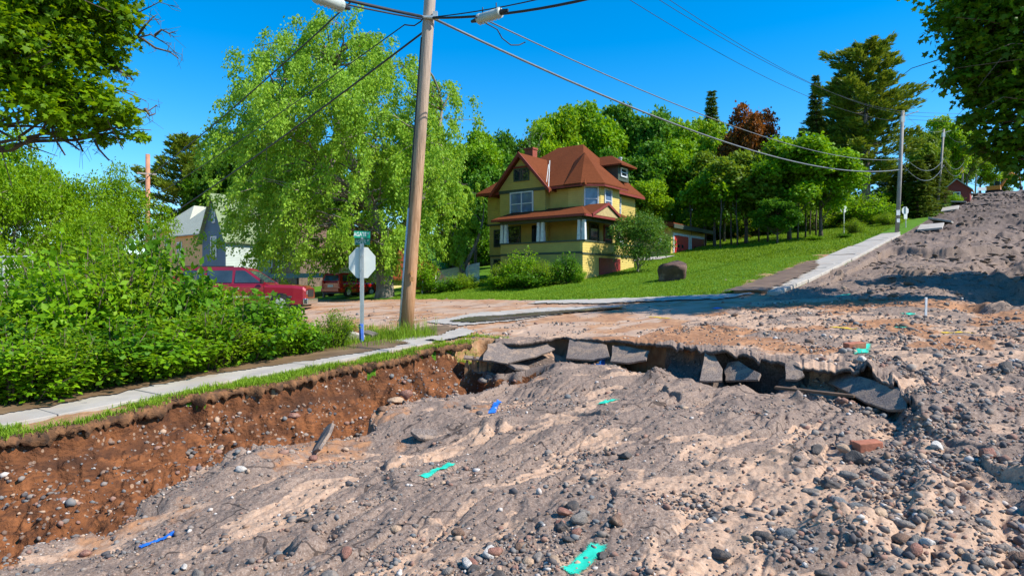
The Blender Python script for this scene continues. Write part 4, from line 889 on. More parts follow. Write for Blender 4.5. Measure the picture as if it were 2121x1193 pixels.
def suv(name, label, loc, rz, L, Wd, H, hood, ws, belt, roofx, pm, wb, wr, rails, tail):
    """x forward, body from -L/2 to L/2"""
    e0 = empty(name, loc, rz, label, 'car'); h2 = Wd / 2; gc = .32; xa, xb = -L / 2, L / 2
    def loop(x, zt, hw, zb=gc, tuck=.05): return [(x, -hw + tuck, zb), (x, -hw, zb + .2), (x, -hw, zt - .14), (x, -hw + .06, zt - .02), (x, -hw * .5, zt + .012), (x, hw * .5, zt + .012), (x, hw - .06, zt - .02), (x, hw, zt - .14), (x, hw, zb + .2), (x, hw - tuck, zb)]
    m = MB(); bl = belt
    secs = [loop(xa, bl - .08, h2 - .07, gc + .1), loop(xa + .12, bl, h2 - .01), loop(xa + 1, bl, h2), loop(ws, bl, h2), loop(ws + .15, bl - .01, h2 - .01), loop(xb - .5, hood, h2 - .04), loop(xb - .12, hood - .05, h2 - .08), loop(xb, hood - .16, h2 - .13, gc + .12)]
    loft(m, secs); m.build('body', M[pm], e0, False, .02)
    # greenhouse
    rz0, rz1 = bl - .02, H; tp = .17
    g = MB(); prof = [(xa + .05, rz0, 0), (roofx[0], rz1 - .05, tp), (roofx[0] + .35, rz1, tp), (roofx[1] - .3, rz1, tp), (roofx[1], rz1 - .06, tp), (ws + .12, rz0, .02)]
    i = len(g.v); n = len(prof)
    for sgn in (-1, 1): g.v += [(x, sgn * (h2 - .03 - t_), z) for x, z, t_ in prof]
    for k in range(n): g.f.append((i + k, i + (k + 1) % n, i + n + (k + 1) % n, i + n + k))
    g.f.append(tuple(range(i, i + n))); g.f.append(tuple(range(i + 2 * n - 1, i + n - 1, -1)))
    g.build('cabin', M[pm], e0, False, .03)
    # side windows lie in the leaning cabin sides
    def sy(z, sgn, out=.012): f_ = (z - rz0) / (rz1 - .05 - rz0); return sgn * (h2 - .03 - tp * f_ + out)
    def frontx(z): f_ = (z - rz0) / (rz1 - .06 - rz0); return ws + .12 + (roofx[1] - ws - .12) * f_
    zb_, zt_ = rz0 + .07, rz1 - .12; span = [xa + .42, xa + .42 + (L * .19), None, None]
    for sgn in (-1, 1):
        bx_ = ws - .02 - (ws - xa) * np.array([0, .32, .62, .92])
        for k in range(3):
            x1, x0 = bx_[k] - (.06 if k else .02), bx_[k + 1] + .06
            top1 = min(x1, frontx(zt_) - .10) if k == 0 else x1; pts = [(x0 + (.06 if k == 2 else 0), sy(zb_, sgn), zb_), (min(x1, frontx(zb_) - .14), sy(zb_, sgn), zb_), (top1, sy(zt_, sgn), zt_), (x0 + (.2 if k == 2 else 0), sy(zt_, sgn), zt_)]
            MB().prism(pts, (0, -sgn * .03, 0)).build('side_window', M['cglass'], e0)
        d = MB()
        for k in range(3): MB().b2((bx_[k] - (.0 if k else -.05), sgn * h2 - .006, gc + .22), (bx_[k] + (.012 if k else .062), sgn * h2 + .006, bl - .1)).build('door_seam', M['black'], e0)
        for k in range(2): MB().box((bx_[k + 1] + .16, sgn * (h2 + .015), bl - .2), (.2, .04, .05)).build('door_handle', M['chrome'] if rails else M[pm], e0)
        MB().b2((xa + .3, sgn * h2 - .01, gc + .30), (xb - .55, sgn * h2 + .02, gc + .37)).build('side_strip', M['chrome'] if rails else M['black'], e0)
        MB().box((ws - .02, sgn * (h2 + .13), bl + .1), (.12, .22, .2)).build('mirror', M['black'] if rails else M[pm], e0, bevel=.03)
        for wx in wb:
            a = MB(); n_ = 14
            for k in range(n_): 
                t0, t1 = math.pi * k / n_, math.pi * (k + 1) / n_; r0, r1 = wr * .98, wr * 1.2
                a.prism([(wx + r0 * math.cos(t0), sgn * h2 - .0, wr + r0 * math.sin(t0)), (wx + r1 * math.cos(t0), sgn * h2, wr + r1 * math.sin(t0)), (wx + r1 * math.cos(t1), sgn * h2, wr + r1 * math.sin(t1)), (wx + r0 * math.cos(t1), sgn * h2, wr + r0 * math.sin(t1))], (0, sgn * .014, 0))
            a.build('wheel_arch', M['black'], e0); wheel(e0, wx, sgn * (h2 - .1), wr, .24)
        MB().box((xb - .07, sgn * (h2 - .33), hood - .33), (.14, .32, .2)).build('headlight', M['clear'], e0, bevel=.02)
        MB().box((xa + .06, sgn * (h2 - .13), bl - .32 + tail), (.16, .17, .42)).build('tail_light', M['lamp'], e0, bevel=.02)
        if rails: MB().tube([(roofx[0] + .3, sgn * (h2 - .28), H + .05), (roofx[1] - .5, sgn * (h2 - .28), H + .05)], .025, 6).build('roof_rail', M['black'], e0)
    wsx = MB().prism([(frontx(rz0 + .08) + .006, -(h2 - .14), rz0 + .08), (frontx(rz0 + .08) + .006, h2 - .14, rz0 + .08), (frontx(rz1 - .14) + .006, h2 - .3, rz1 - .14), (frontx(rz1 - .14) + .006, -(h2 - .3), rz1 - .14)], (.02, 0, .01)).build('windscreen', M['cglass'], e0)
    def rearx(z): f_ = (z - rz0) / (rz1 - .05 - rz0); return xa + .05 + (roofx[0] - xa - .05) * f_
    MB().prism([(rearx(rz0 + .1), -(h2 - .2), rz0 + .1), (rearx(rz0 + .1), h2 - .2, rz0 + .1), (rearx(rz1 - .16), h2 - .3, rz1 - .16), (rearx(rz1 - .16), -(h2 - .3), rz1 - .16)], (-.02, 0, .005)).build('rear_window', M['cglass'], e0)
    MB().b2((xa - .1, -h2 + .05, gc + .02), (xa + .1, h2 - .05, gc + .3)).build('rear_bumper', M['chrome'] if rails else M[pm], e0, bevel=.04); MB().b2((xb - .1, -h2 + .04, gc), (xb + .12, h2 - .04, gc + .26)).build('front_bumper', M['chrome'] if rails else M[pm], e0, bevel=.04)
    MB().b2((xb - .02, -h2 + .5, gc + .32), (xb + .02, h2 - .5, hood - .2)).build('grille', M['black'], e0)
    MB().b2((xa - .02, -.26, bl - .38), (xa - .005, .26, bl - .22)).build('number_plate', M['plate'], e0)
    MB().b2((xa + .1, -h2 + .12, .22), (xb - .15, h2 - .12, gc + .05)).build('chassis', M['black'], e0)
    return e0
c = P(508, 640, 29.3)
suv('large_car', 'big dark red four-wheel-drive car half hidden behind the bushes', (c.x, c.y, float(Hb(c.x, c.y)) + .02), R(4), 5.55, 1.98, 1.88, 1.16, 1.05, 1.2, (-2.55, .25), 'paint1', (1.75, -1.6), .37, True, .15)
c = P(726, 616, 51.5)
suv('small_car', 'small bright red hatchback parked under the willow behind the street sign', (c.x, c.y, float(Hb(c.x, c.y)) + .03), R(63), 4.4, 1.8, 1.72, 1.08, .75, 1.08, (-2.0, .1), 'paint2', (1.35, -1.3), .34, False, .2)

# ------------------------------------------------------------------ poles, signs, wires
M['polewood'] = None
t = NT('pole_wood'); n_ = t.noise(5, 6, t.vmap((4, 4, .35))); c = t.mixc(t.ramp(n_, .3, .7), (.20, .12, .065), (.48, .32, .20)); c = t.mixc(t.math('MULTIPLY', t.ramp(t.noise(14, 4, t.vmap((3, 3, .25))), .55, .7), .7), c, (.08, .05, .03))
sep = t.n('SeparateXYZ'); t.l(t.coord(), sep.inputs[0]); c = t.mixc(t.math('MULTIPLY', t.ramp(sep.outputs[2], 4.5, 9), .75), c, t.mixc(n_, (.30, .24, .20), (.52, .45, .40)))
c = t.mixc(t.math('MULTIPLY', t.ramp(sep.outputs[2], 5.5, 1.5), .45), c, (.46, .19, .055))
t.col(c); t.b.inputs['Roughness'].default_value = .85; t.bump(n_, .5, .02); M['polewood'] = t.m
M['greypole'] = mat('weathered_pole', (.30, .27, .24), .85, 0, .2, 3, .3, 12); M['redpole'] = mat('reddish_pole', (.42, .20, .12), .85, 0, .2, 3, .3, 12); M['cable'] = mat('cable_sheath', (.02, .02, .022), .55); M['palecable'] = mat('weathered_cable', (.16, .17, .18), .5); M['case'] = mat('grey_splice_case', (.40, .44, .40), .5, 0, .08, 3)
pb = Vector((*G(840, 697), 0)); pb.z = float(Hb(pb.x, pb.y)) - .1
ptop = P(912, -300, pb.y + .1); pole = empty('utility_pole', pb, 0, 'tall leaning wooden utility pole beside the street sign', 'utility pole')
Lp = ptop - pb
MB().tube([Lp * k for k in (0, .1, .3, .5, .7, .85, 1)], [.185, .175, .166, .16, .154, .148, .142], 20).build('post', M['polewood'], pole, True)
def on_pole(k): return Lp * k
lx = Vector((-.155, -.09, 0))
MB().tube([on_pole(.01) + lx * 1.1, on_pole(.12) + lx * 1.08, on_pole(.27) + lx], .028, 8).build('conduit', M['metal'], pole, True)
MB().tube([on_pole(.27) + lx, on_pole(.4) + lx * .98, on_pole(.62) + lx * .95], .016, 6).build('ground_wire', M['black'], pole)
hk = (P(890, 40, pb.y).z - pb.z) / Lp.z
m = MB().tube([on_pole(hk) + Vector((-.25, -.2, .02)), on_pole(hk) + Vector((.3, -.2, -.05))], .035, 8).box(on_pole(hk) + Vector((.2, -.16, .08)), (.12, .1, .14)).box(on_pole(hk) + Vector((.05, -.2, .0)), (.3, .08, .05)); m.build('cable_clamp', M['metal'], pole)
MB().box(on_pole(.125) + Vector((.08, -.2, 0)), (.1, .03, .12)).box(on_pole(.135) + Vector((.06, -.2, .03)), (.05, .03, .1), .3).build('splintered_patch', mat('raw_wood', (.5, .24, .09), .9), pole)
m = MB().box(on_pole(.97), (2.4, .11, .13), R(35)); m.build('crossarm', M['greypole'], pole)
def wire(A, B, sag, r, label, m='cable', n=26, name='cable', cat='cable', group=None):
    A, B = Vector(A), Vector(B)
    o = MB().tube([A.lerp(B, k / n) - Vector((0, 0, sag * 4 * (k / n) * (1 - k / n))) for k in range(n + 1)], r, 5).build(name, M[m] if isinstance(m, str) else m, None, True)
    return tag(o, label, cat, group)
H0 = pb + on_pole(hk) + Vector((.12, -.22, -.03))
p1 = Vector((*G(1858, 483), 0)); p1.z = float(Hb(p1.x, p1.y)); p1t = P(1871, 230, p1.y)
a1 = P(1862, 352, p1.y - .2); a2 = P(1864, 330, p1.y - .2)
wire(H0, a1, 1.45, .035, 'thick telephone cable sweeping from the near pole to the first pole up the hill', 'palecable')
wire(P(1002, 40, 17.0), a2, 1.15, .018, 'thinner telephone wire sagging just above the thick cable to the hill pole', 'palecable')
# cable with splice case running to the left, over the camera's side
LB = pb + on_pole(hk) + Vector((-.6 * 26, -.8 * 26, -1.0)); LA = pb + on_pole(hk) + Vector((-.15, -.22, 0))
wire(LA, LB, .9, .042, 'thick dark cable leaving the near pole toward the upper left splice case')
wire(LA + Vector((0, 0, -.07)), LB + Vector((0, 0, -.09)), 1.0, .022, 'thinner cable lashed below the dark cable at the upper left')
RB = pb + on_pole(hk) + Vector((.8 * 13, -.6 * 13, .1)); RA = pb + on_pole(hk) + Vector((.15, -.22, -.03))
wire(RA, RB, .8, .034, 'dark cable leaving the near pole toward the upper right splice case')
wire(RA + Vector((0, 0, .02)), RB + Vector((0, 0, .2)), .6, .016, 'thin strand above the cable to the upper right splice case')
def on(A, B, sag, k): return A.lerp(B, k) - Vector((0, 0, sag * 4 * k * (1 - k)))
def splice(c, dv, L, r, label):
    e0 = empty('splice_case', c, 0, label, 'splice case'); dv = dv.normalized()
    MB().tube([dv * (-L / 2), dv * (-L / 2 + .03), dv * (L / 2 - .03), dv * (L / 2)], [r * .85, r, r, r * .85], 16).build('case_body', M['case'], e0, True)
    for k in (-.42, .42): MB().tube([dv * (L * k - .05), dv * (L * k - .02), dv * (L * k + .02), dv * (L * k + .05)], [r * 1.02, r * 1.09, r * 1.09, r * 1.02], 16).build('end_band', M['case'], e0)
    m = MB(); sd = dv.cross(Vector((0, 0, 1))).normalized()
    for k in range(7): m.box(dv * L * (k / 6 - .5) * .8 + Vector((0, 0, -r * 1.05)), (.05, .05, .05))
    m.build('latch', M['metal'], e0); 
    for s in (-1, 1): MB().tube([dv * (s * L / 2), dv * s * (L / 2 + .22)], [r * .6, r * .3], 10).build('cable_gland', M['black'], e0)
    m = MB()
    for k in (-.3, .3): m.tube([dv * L * k + Vector((0, 0, r)), dv * L * k + Vector((0, 0, r + .15))], .015, 6)
    m.build('hanger', M['black'], e0); return e0
kk = .118; splice(on(LA, LB, .9, kk) + Vector((0, 0, -.12)), LB - LA, .78, .135, 'grey cylindrical splice case hanging on the cable left of the pole top')
kk = .15; splice(on(RA, RB, .8, kk) + Vector((0, 0, -.02)), RB - RA, .72, .12, 'grey cylindrical splice case hanging on the cable right of the pole top')
lp = P(306, 600, 43); lp.z = float(Hb(lp.x, lp.y)); lt = P(305, 320, 43)
e0 = empty('utility_pole', lp, 0, 'reddish wooden utility pole rising behind the bushes at the left', 'utility pole'); MB().tube([(0, 0, 0), (0, 0, (lt - lp).z)], [.16, .13], 12).build('post', M['redpole'], e0, True); MB().box((0, -.1, (lt - lp).z - 1.25), (1.1, .08, .1), .5).build('crossarm', M['greypole'], e0)
wire(pb + on_pole(.86), P(306, 367, 42.9), .3, .028, 'straight dark cable from high on the near pole down to the left pole')
wire(pb + on_pole(hk) + Vector((.05, .18, -.1)), P(306, 475, 42.9), .2, .03, 'lower dark cable from the near pole across the willow to the left pole')
wire(P(838, 52, pb.y), P(306, 415, 42.9), .15, .016, 'thin wire across the middle of the willow to the left pole')
o = MB().tube([pb + on_pole(hk) + Vector((-.1, -.2, .0)), P(872, 45, pb.y - .1), P(858, 54, pb.y), P(846, 53, pb.y), P(838, 52, pb.y)], .018, 6).build('cable', M['cable'], None, True); tag(o, 'short drooping cable loop left of the near pole', 'cable')
o = MB().tube([P(985, 36, 16.9), P(1008, 50, 17.2), P(1030, 62, 17.6), P(1040, 80, 17.7), P(1058, 94, 17.9), P(1075, 94, 18.1), P(1088, 88, 18.4)], .016, 6).build('cable', M['cable'], None, True); tag(o, 'drooping cable loop below the right splice case', 'cable')
for i, (A_, py_, sg) in enumerate(((pb + on_pole(.975) + Vector((-.9, -.6, .15)), 252, 1.6), (pb + on_pole(.975) + Vector((.0, 0, .9)), 236, 1.5), (pb + on_pole(.975) + Vector((.95, .65, .15)), 231, 1.4))):
    wire(A_, P(1868 + 3 * i, py_, p1.y), sg, .011, ['lowest', 'middle', 'highest'][i] + ' of the three thin power wires crossing the sky to the hill pole', 'cable', 30, 'power_line', 'power line')
def farpole(px, py, ty, tx, t_, r, label, extra=None, arm=True):
    b_ = P(px, py, t_); b_.z = float(Hb(b_.x, b_.y)) - .1; tp_ = P(tx, ty, t_) - b_
    e0 = empty('utility_pole', b_, 0, label, 'utility pole'); MB().tube([(0, 0, 0), tp_ * .5, tp_], [r, r * .9, r * .75], 12).build('post', M['greypole'], e0, True)
    if arm: MB().tube([tp_ * .955, tp_ * .98 + Vector((1.0, -.3, .05)), tp_ * .99 + Vector((1.1, -.3, .0))], .04, 6).box(tp_ * .93, (.3, .25, .5)).build('bracket', M['metal'], e0)
    return e0, b_, b_ + tp_
e1, q1, t1 = farpole(1858, 483, 230, 1870, p1.y, .17, 'weathered utility pole with paper notices beside the kerb, first up the hill')
MB().box(Vector((.0, -.18, 1.75)), (.3, .02, .42)).build('notice', M['plate'], e1); MB().box(Vector((.0, -.18, 1.1)), (.24, .02, .3)).build('notice', M['plate'], e1)
tops = [t1]
for (px, py, ty, tx, t_, lab) in ((1941, 437, 268, 1955, 83, 'second weathered utility pole up the hill'), (1991, 410, 290, 1998, 117, 'third utility pole up the hill, carrying a yellow sign'), (2020, 402, 318, 2024, 146, 'fourth utility pole up the hill, thin against the trees'), (2062, 396, 345, 2064, 170, 'farthest thin utility pole near the top of the hill')):
    e_, q_, t_op = farpole(px, py, ty, tx, t_, .16, lab); tops.append(t_op)
    if t_ == 117: 
        s = MB().prism([(-.0, -.2, 4.2), (.5, -.2, 4.8), (0, -.2, 5.4), (-.5, -.2, 4.8)], (0, .03, 0)); s.build('warning_sign', mat('yellow_sign', (.85, .48, .02), .5), e_)
for i in range(len(tops) - 1):
    for k, (dz, sg, nm) in enumerate(((-.1, .8, 'high'), (-3.6, 1.4, 'low'), (-4.4, 1.6, 'lowest'))):
        wire(tops[i] + Vector((0, 0, dz)), tops[i + 1] + Vector((0, 0, dz)), sg, .022 if k else .012, '%s wire between the %s pair of poles up the hill' % (nm, ['first', 'second', 'third', 'fourth'][i]), 'palecable', 12, 'power_line', 'power line')
for k in range(3): wire(t1 + Vector((.3, 0, -.1 - .3 * k)), t1 + Vector((26, 6, 2.0 - .5 * k)), .4, .012, ['upper', 'middle', 'lower'][k] + ' wire from the first hill pole across to the trees on the right', 'cable', 10, 'power_line', 'power line')
for k in range(3): 
    A_ = P(306, [372, 385, 470][k], 43); wire(A_, P(-260, [460, 470, 505][k], 36), .8, .014, ['upper', 'middle', 'lower'][k] + ' pale wire running off the left pole through the trees', 'palecable', 14, 'power_line', 'power line')

# street sign: stop sign seen from behind, two street name plates
sx_, sy_ = G(750, 712); sz_ = float(Hb(sx_, sy_)); sg = empty('street_sign', (sx_, sy_, sz_), 0, 'steel sign post with stop sign back and green AGATE and JASPER street name plates', 'street sign')
kx = sy_ / F; zt = lambda py: EYE + (CY - py) * kx - sz_
m = MB(); 
m.box((0, 0, zt(505) / 2), (.035, .05, zt(505))).box((-.035, -.015, zt(505) / 2), (.03, .015, zt(505))).box((.035, -.015, zt(505) / 2), (.03, .015, zt(505))); m.build('post', M['metal'], sg)
oc = [(.355 * math.cos(R(22.5 + 45 * k)), .045, zt(544) + .42 * math.sin(R(22.5 + 45 * k))) for k in range(8)]
op = MB().prism(oc, (0, .006, 0)).build('stop_plate', mat('sign_back', (.66, .68, .62), .6, .0, .05, 4), sg, bevel=.002); op.rotation_euler = (0, 0, R(9))
for pz in (zt(530), zt(558)): MB().tube([(0, -.03, pz), (0, -.045, pz)], .014, 8).build('bolt', M['metal'], sg)
SG = mat('street_sign_green', (.0, .30, .17), .45, 0, .05); SGd = mat('street_sign_shaded_green', (.0, .16, .09), .45, 0, .05); SW = mat('sign_lettering', (.82, .85, .82), .5, 0, .03)
def text_mesh(name, s, size, par, mtl, loc, rot, sx=1.):
    cu = bpy.data.curves.new('t', 'FONT'); cu.body = s; cu.size = size; cu.align_x = 'CENTER'; cu.align_y = 'CENTER'; cu.extrude = .001; cu.offset = .001
    tmp = bpy.data.objects.new('t', cu); COL.objects.link(tmp); dg = bpy.context.evaluated_depsgraph_get(); me = bpy.data.meshes.new_from_object(tmp.evaluated_get(dg)); bpy.data.objects.remove(tmp); bpy.data.curves.remove(cu)
    o = bpy.data.objects.new(name, me); COL.objects.link(o); o.parent = par; me.materials.clear(); me.materials.append(mtl); o.location = loc; o.rotation_euler = rot; o.scale = (sx, 1, 1); return o
def nameplate(z, word, st, rz, mp, ml, yo):
    p_ = MB().box((0, 0, 0), (.40, .004, .17)).build('name_plate', mp, sg, bevel=.001); p_.location = (0, yo, z); p_.rotation_euler = (0, 0, rz)
    text_mesh('lettering', word, .145, p_, ml, (-.05, -.0035, 0), (R(90), 0, 0), .68); text_mesh('suffix', st, .065, p_, ml, (.15, -.0035, .025), (R(90), 0, 0), .8)
nameplate(zt(486), 'AGATE', 'ST', R(14), SG, SW, 0); nameplate(zt(500.5), 'JASPER', 'ST', R(-6), SGd, mat('shaded_lettering', (.42, .52, .48), .5), .02)  # lower plate's green and letters darkened, shade put into the colour
m = MB().box((0, -.0, zt(493.5)), (.05, .05, .05)); m.build('bracket', M['metal'], sg)
m = MB().tube([(0, -.02, .02), (-.02, -.03, .5)], .06, 6); m.build('tape_wrap', mat('blue_tape', (.05, .14, .5), .5), sg)
def debris(px, py, d, rot, mtl, name, label, cat):
    x, y = G(px, py); o = MB().box((0, 0, 0), d).build(name, mtl, None, bevel=.015); o.location = (x, y, float(Hb(x, y)) + d[2] * .4); o.rotation_euler = rot; tag(o, label, cat)
debris(742, 705, (.12, .06, .5), (.2, -.55, .2), M['brick'], 'board', 'reddish board leaning on the foot of the street sign', 'board'); debris(735, 706, (.45, .3, .25), (.2, .3, .4), M['concrete'], 'concrete_chunk', 'broken pale concrete chunk left of the street sign foot', 'concrete'); debris(766, 702, (.4, .3, .2), (.1, .2, -.5), mat('dark_concrete', (.14, .12, .1), .9, 0, .3), 'concrete_chunk', 'dark concrete chunk right of the street sign foot', 'concrete')

def stop_back(px, py, ytop, label, rz, t_=None):
    x, y = G(px, py); 
    if t_: x, y = (px - CX) / F * t_, t_
    z = float(Hb(x, y)); h = (py - ytop) * y / F; e0 = empty('stop_sign', (x, y, z), rz, label, 'stop sign')
    MB().box((0, 0, h / 2), (.06, .06, h)).build('post', M['metal'], e0); s = .38
    MB().prism([(s * math.cos(R(22.5 + 45 * k)), .05, h - .38 + s * math.sin(R(22.5 + 45 * k))) for k in range(8)], (0, .01, 0)).build('stop_plate', M['sgback'], e0); return e0
M['sgback'] = mat('sign_back_small', (.64, .66, .62), .6, .0, .05, 4)
stop_back(1748, 485, 424, 'stop sign seen from behind on the lawn by the row of maples', R(14)); e_ = stop_back(1876, 472, 428, 'stop sign seen from behind just right of the hill pole', R(14)); MB().box((-.05, -.03, 1.0), (.36, .02, .45)).build('small_plate', M['sgback'], e_)

# fences, railing, low wall, small far things
f = empty('picket_fence', P(908, 560, 53), 0, 'white picket fence at the left corner of the yellow house', 'fence'); f.location.z = 0
A_, B_ = P(906, 566, 53), P(992, 560, 51.6); n_ = 34; dv = (B_ - A_); m = MB(); r_ = MB()
for k in range(n_ + 1):
    p_ = A_.lerp(B_, k / n_) - f.location; zb_ = float(Hb(*(p_ + f.location).xy)); hh = 1.15 + .35 * k / n_; m.box((p_.x, p_.y, zb_ + hh / 2), (.075, .02, hh), math.atan2(dv.y, dv.x)).box((p_.x, p_.y, zb_ + hh), (.05, .018, .09), math.atan2(dv.y, dv.x), 0, R(45))
m.build('picket', M['white'], f); a_, b_ = A_ - f.location, B_ - f.location
for h_ in (.35, .9): r_.tube([(a_.x, a_.y + .04, float(Hb(*A_.xy)) + h_), (b_.x, b_.y + .04, float(Hb(*B_.xy)) + h_ + .25)], .035, 4)
r_.build('rail', M['white'], f)
A_, B_ = P(850, 590, 46.5), P(905, 568, 47); e0 = empty('handrail', A_, 0, 'sloping red wooden handrail right of the near pole', 'handrail'); d_ = B_ - A_
m = MB().tube([(0, 0, .0), d_], .07, 4).tube([(0, 0, -.45), d_ - Vector((0, 0, .4))], .06, 4); m.build('rail', mat('red_rail', (.42, .06, .035), .6), e0)
for k in (.1, .45, .95): MB().tube([d_ * k, d_ * k - Vector((0, 0, 1.0))], .05, 6).build('post', M['white'], e0)
e0 = empty('chain_link_fence', P(66, 590, 17.5), 0, 'galvanised chain-link fence at the left edge behind the bushes', 'fence'); cw = P(-120, 596, 17.2) - e0.location; m = MB(); 
for k in range(0, 27):
    q = cw * (k / 26); q2 = cw * min(1, (k + 5) / 26); q3 = cw * max(0, (k - 5) / 26); m.tube([q, q2 + Vector((0, 0, .72))], .003, 3); m.tube([q, q3 + Vector((0, 0, .72))], .003, 3)
m.build('mesh', M['metal'], e0)
for k in (0, .32, .8): MB().tube([cw * k - Vector((0, 0, 1)), cw * k + Vector((0, 0, .78 if k else .86))], .03, 8).build('post', M['metal'], e0)
MB().tube([Vector((0, 0, .74)), cw + Vector((0, 0, .74))], .02, 6).build('top_rail', M['metal'], e0)
m = MB(); 
for a, b in zip(((1470, 530), (1560, 527), (1640, 520)), ((1558, 527), (1638, 520), (1668, 512))):
    A_, B_ = P(*a, 60), P(*b, 60); m.box(((A_.x + B_.x) / 2, 60, (A_.z + B_.z) / 2 + .15), ((B_ - A_).length, .25, .75), 0, 0, -math.atan2(B_.z - A_.z, B_.x - A_.x))
tag(m.build('retaining_wall', mat('dark_timber', (.06, .05, .04), .9, 0, .3), bevel=.03), 'low dark timber retaining wall right of the garage', 'wall')
tag(MB().tube([P(1522, 484, 64), P(1533, 494, 64), P(1546, 484, 64), P(1556, 492, 64)], .1, 6).build('play_slide', mat('yellow_plastic', (.8, .42, .01), .5)), 'bent yellow plastic play piece on the grass under the maples', 'toy')
b = P(1955, 420, 100); b.z = float(Hb(b.x, b.y)); simple_house('red_shed', 'small dark red shed with white gable trim up the hill', b, 3.2, 4, 2.2, 3.6, mat('shed_red', (.25, .05, .035), .8), M['groof'], [((1.6, 0, 1.2), .7, .7, (0, -1))])
b = P(2060, 400, 158); b.z = float(Hb(b.x, b.y)); ex = empty('excavator', b, R(-40), 'orange excavator at the top of the hill', 'excavator'); MO = mat('orange_machine', (.6, .22, .03), .5)
MB().b2((-1.6, -1.4, .2), (1.6, -.7, 1)).b2((-1.6, .7, .2), (1.6, 1.4, 1)).build('track', M['tyre'], ex, bevel=.15); MB().b2((-1.7, -1.3, 1.1), (1.2, 1.3, 2.1)).build('body', MO, ex, bevel=.1); MB().b2((.0, -1.25, 2.1), (1.2, -.1, 3.3)).build('cab', M['glass'], ex, bevel=.1); MB().tube([(1, .4, 1.8), (3.0, .4, 5.0), (4.6, .4, 4.0)], [.3, .28, .2], 6).tube([(4.6, .4, 4.1), (4.9, .4, 1.6)], [.2, .15], 6).build('arm', MO, ex); MB().prism([(4.5, 0, 1.6), (5.3, 0, 1.5), (5.2, 0, .8), (4.7, 0, .7)], (0, .9, 0)).build('bucket', M['black'], ex)
b = P(2034, 402, 140); b.z = float(Hb(b.x, b.y)); e0 = empty('road_sign', b, 0, 'small white road-closed board far up the hill', 'sign'); MB().b2((-.9, 0, .6), (.9, .05, 1.3)).build('board', M['white'], e0); MB().b2((-.8, .02, 0), (-.72, .08, .6)).b2((.72, .02, 0), (.8, .08, .6)).build('leg', M['black'], e0)
tag(MB().tube([P(2005, 440, 88), P(2020, 441, 87), P(2034, 443, 86)], .16, 8).tube([P(2034, 443, 86), P(2037, 450, 86)], .16, 8).build('pipe', mat('aqua_pipe', (.15, .5, .42), .5), None, True), 'broken aqua water pipe sticking out of the far rubble', 'pipe')

# ------------------------------------------------------------------ plants
T_OVAL = (np.array([(0, 0, 0), (.30, .45, .06), (0, 1, 0), (-.30, .45, .06)]), np.array([(0, 1, 2), (0, 2, 3)]))
_mp = [(0, 0), (.18, .1), (.48, .06), (.34, .3), (.55, .62), (.22, .58), (0, 1), (-.22, .58), (-.55, .62), (-.34, .3), (-.48, .06), (-.18, .1)]
T_MAPLE = (np.array([(0, .35, .05)] + [(a, b, -.03 * (a * a * 4)) for a, b in _mp]), np.array([(0, k + 1, (k + 1) % 12 + 1) for k in range(12)]))
T_LONG = (np.array([(0, 0, 0), (.14, .4, .03), (0, 1, -.08), (-.14, .4, .03)]), np.array([(0, 1, 2), (0, 2, 3)]))
T_NEED = (np.array([(-.02, 0, 0), (.02, 0, 0), (.16, .7, .04), (.06, .62, 0), (0, 1, 0), (-.06, .62, 0), (-.16, .7, .04)]), np.array([(0, 1, 3), (1, 2, 3), (0, 3, 5), (3, 4, 5), (0, 5, 6)]))
def _n(a): return a / np.maximum(np.linalg.norm(a, axis=-1, keepdims=True), 1e-6)
def leaves(P_, D, Nn, size, tmpl, g):
    """one mesh's arrays: leaves at P_, pointing along D, faces turned to Nn"""
    D = _n(D); X = _n(np.cross(D, Nn)); Z = np.cross(X, D); V, Fc = tmpl; s = np.asarray(size).reshape(-1, 1, 1)
    out = P_[:, None, :] + s * (V[None, :, 0:1] * X[:, None] + V[None, :, 1:2] * D[:, None] + V[None, :, 2:3] * Z[:, None])
    F_ = (Fc[None] + (np.arange(len(P_)) * len(V))[:, None, None]).reshape(-1, 3)
    return out.reshape(-1, 3), F_, np.repeat(g.random(len(P_)), len(V))
def leaf_mesh(name, parts):
    Vs, Fs, Rs, b = [], [], [], 0
    for V, F_, r_ in parts: Vs.append(V); Fs.append(F_ + b); Rs.append(r_); b += len(V)
    return np_mesh(name, np.concatenate(Vs), np.concatenate(Fs), False, {'rnd': np.concatenate(Rs)})
def lobe_leaves(g, C, Rl, n, size, tmpl, droop=.0, flat=.8, shell=.55, up=.7):
    d = _n(g.normal(size=(n, 3))); d[:, 2] = np.where((d[:, 2] < -.3) & (g.random(n) < .6), -d[:, 2], d[:, 2])
    rr = Rl * (shell + (1 - shell) * g.random(n)) * (1 + .18 * np.sin(d[:, 0] * 7 + C[0]) * np.sin(d[:, 1] * 6 + C[1]) + .15 * g.normal(size=n))
    P_ = C + d * rr[:, None] * np.array([1, 1, flat])
    D = _n(d * .6 + g.normal(size=(n, 3)) * .7 + np.array([0, 0, -droop])); Nn = _n(d * .5 + np.array([0, 0, up]) + g.normal(size=(n, 3)) * .45)
    return leaves(P_, D, Nn, size * g.uniform(.65, 1.3, n), tmpl, g)
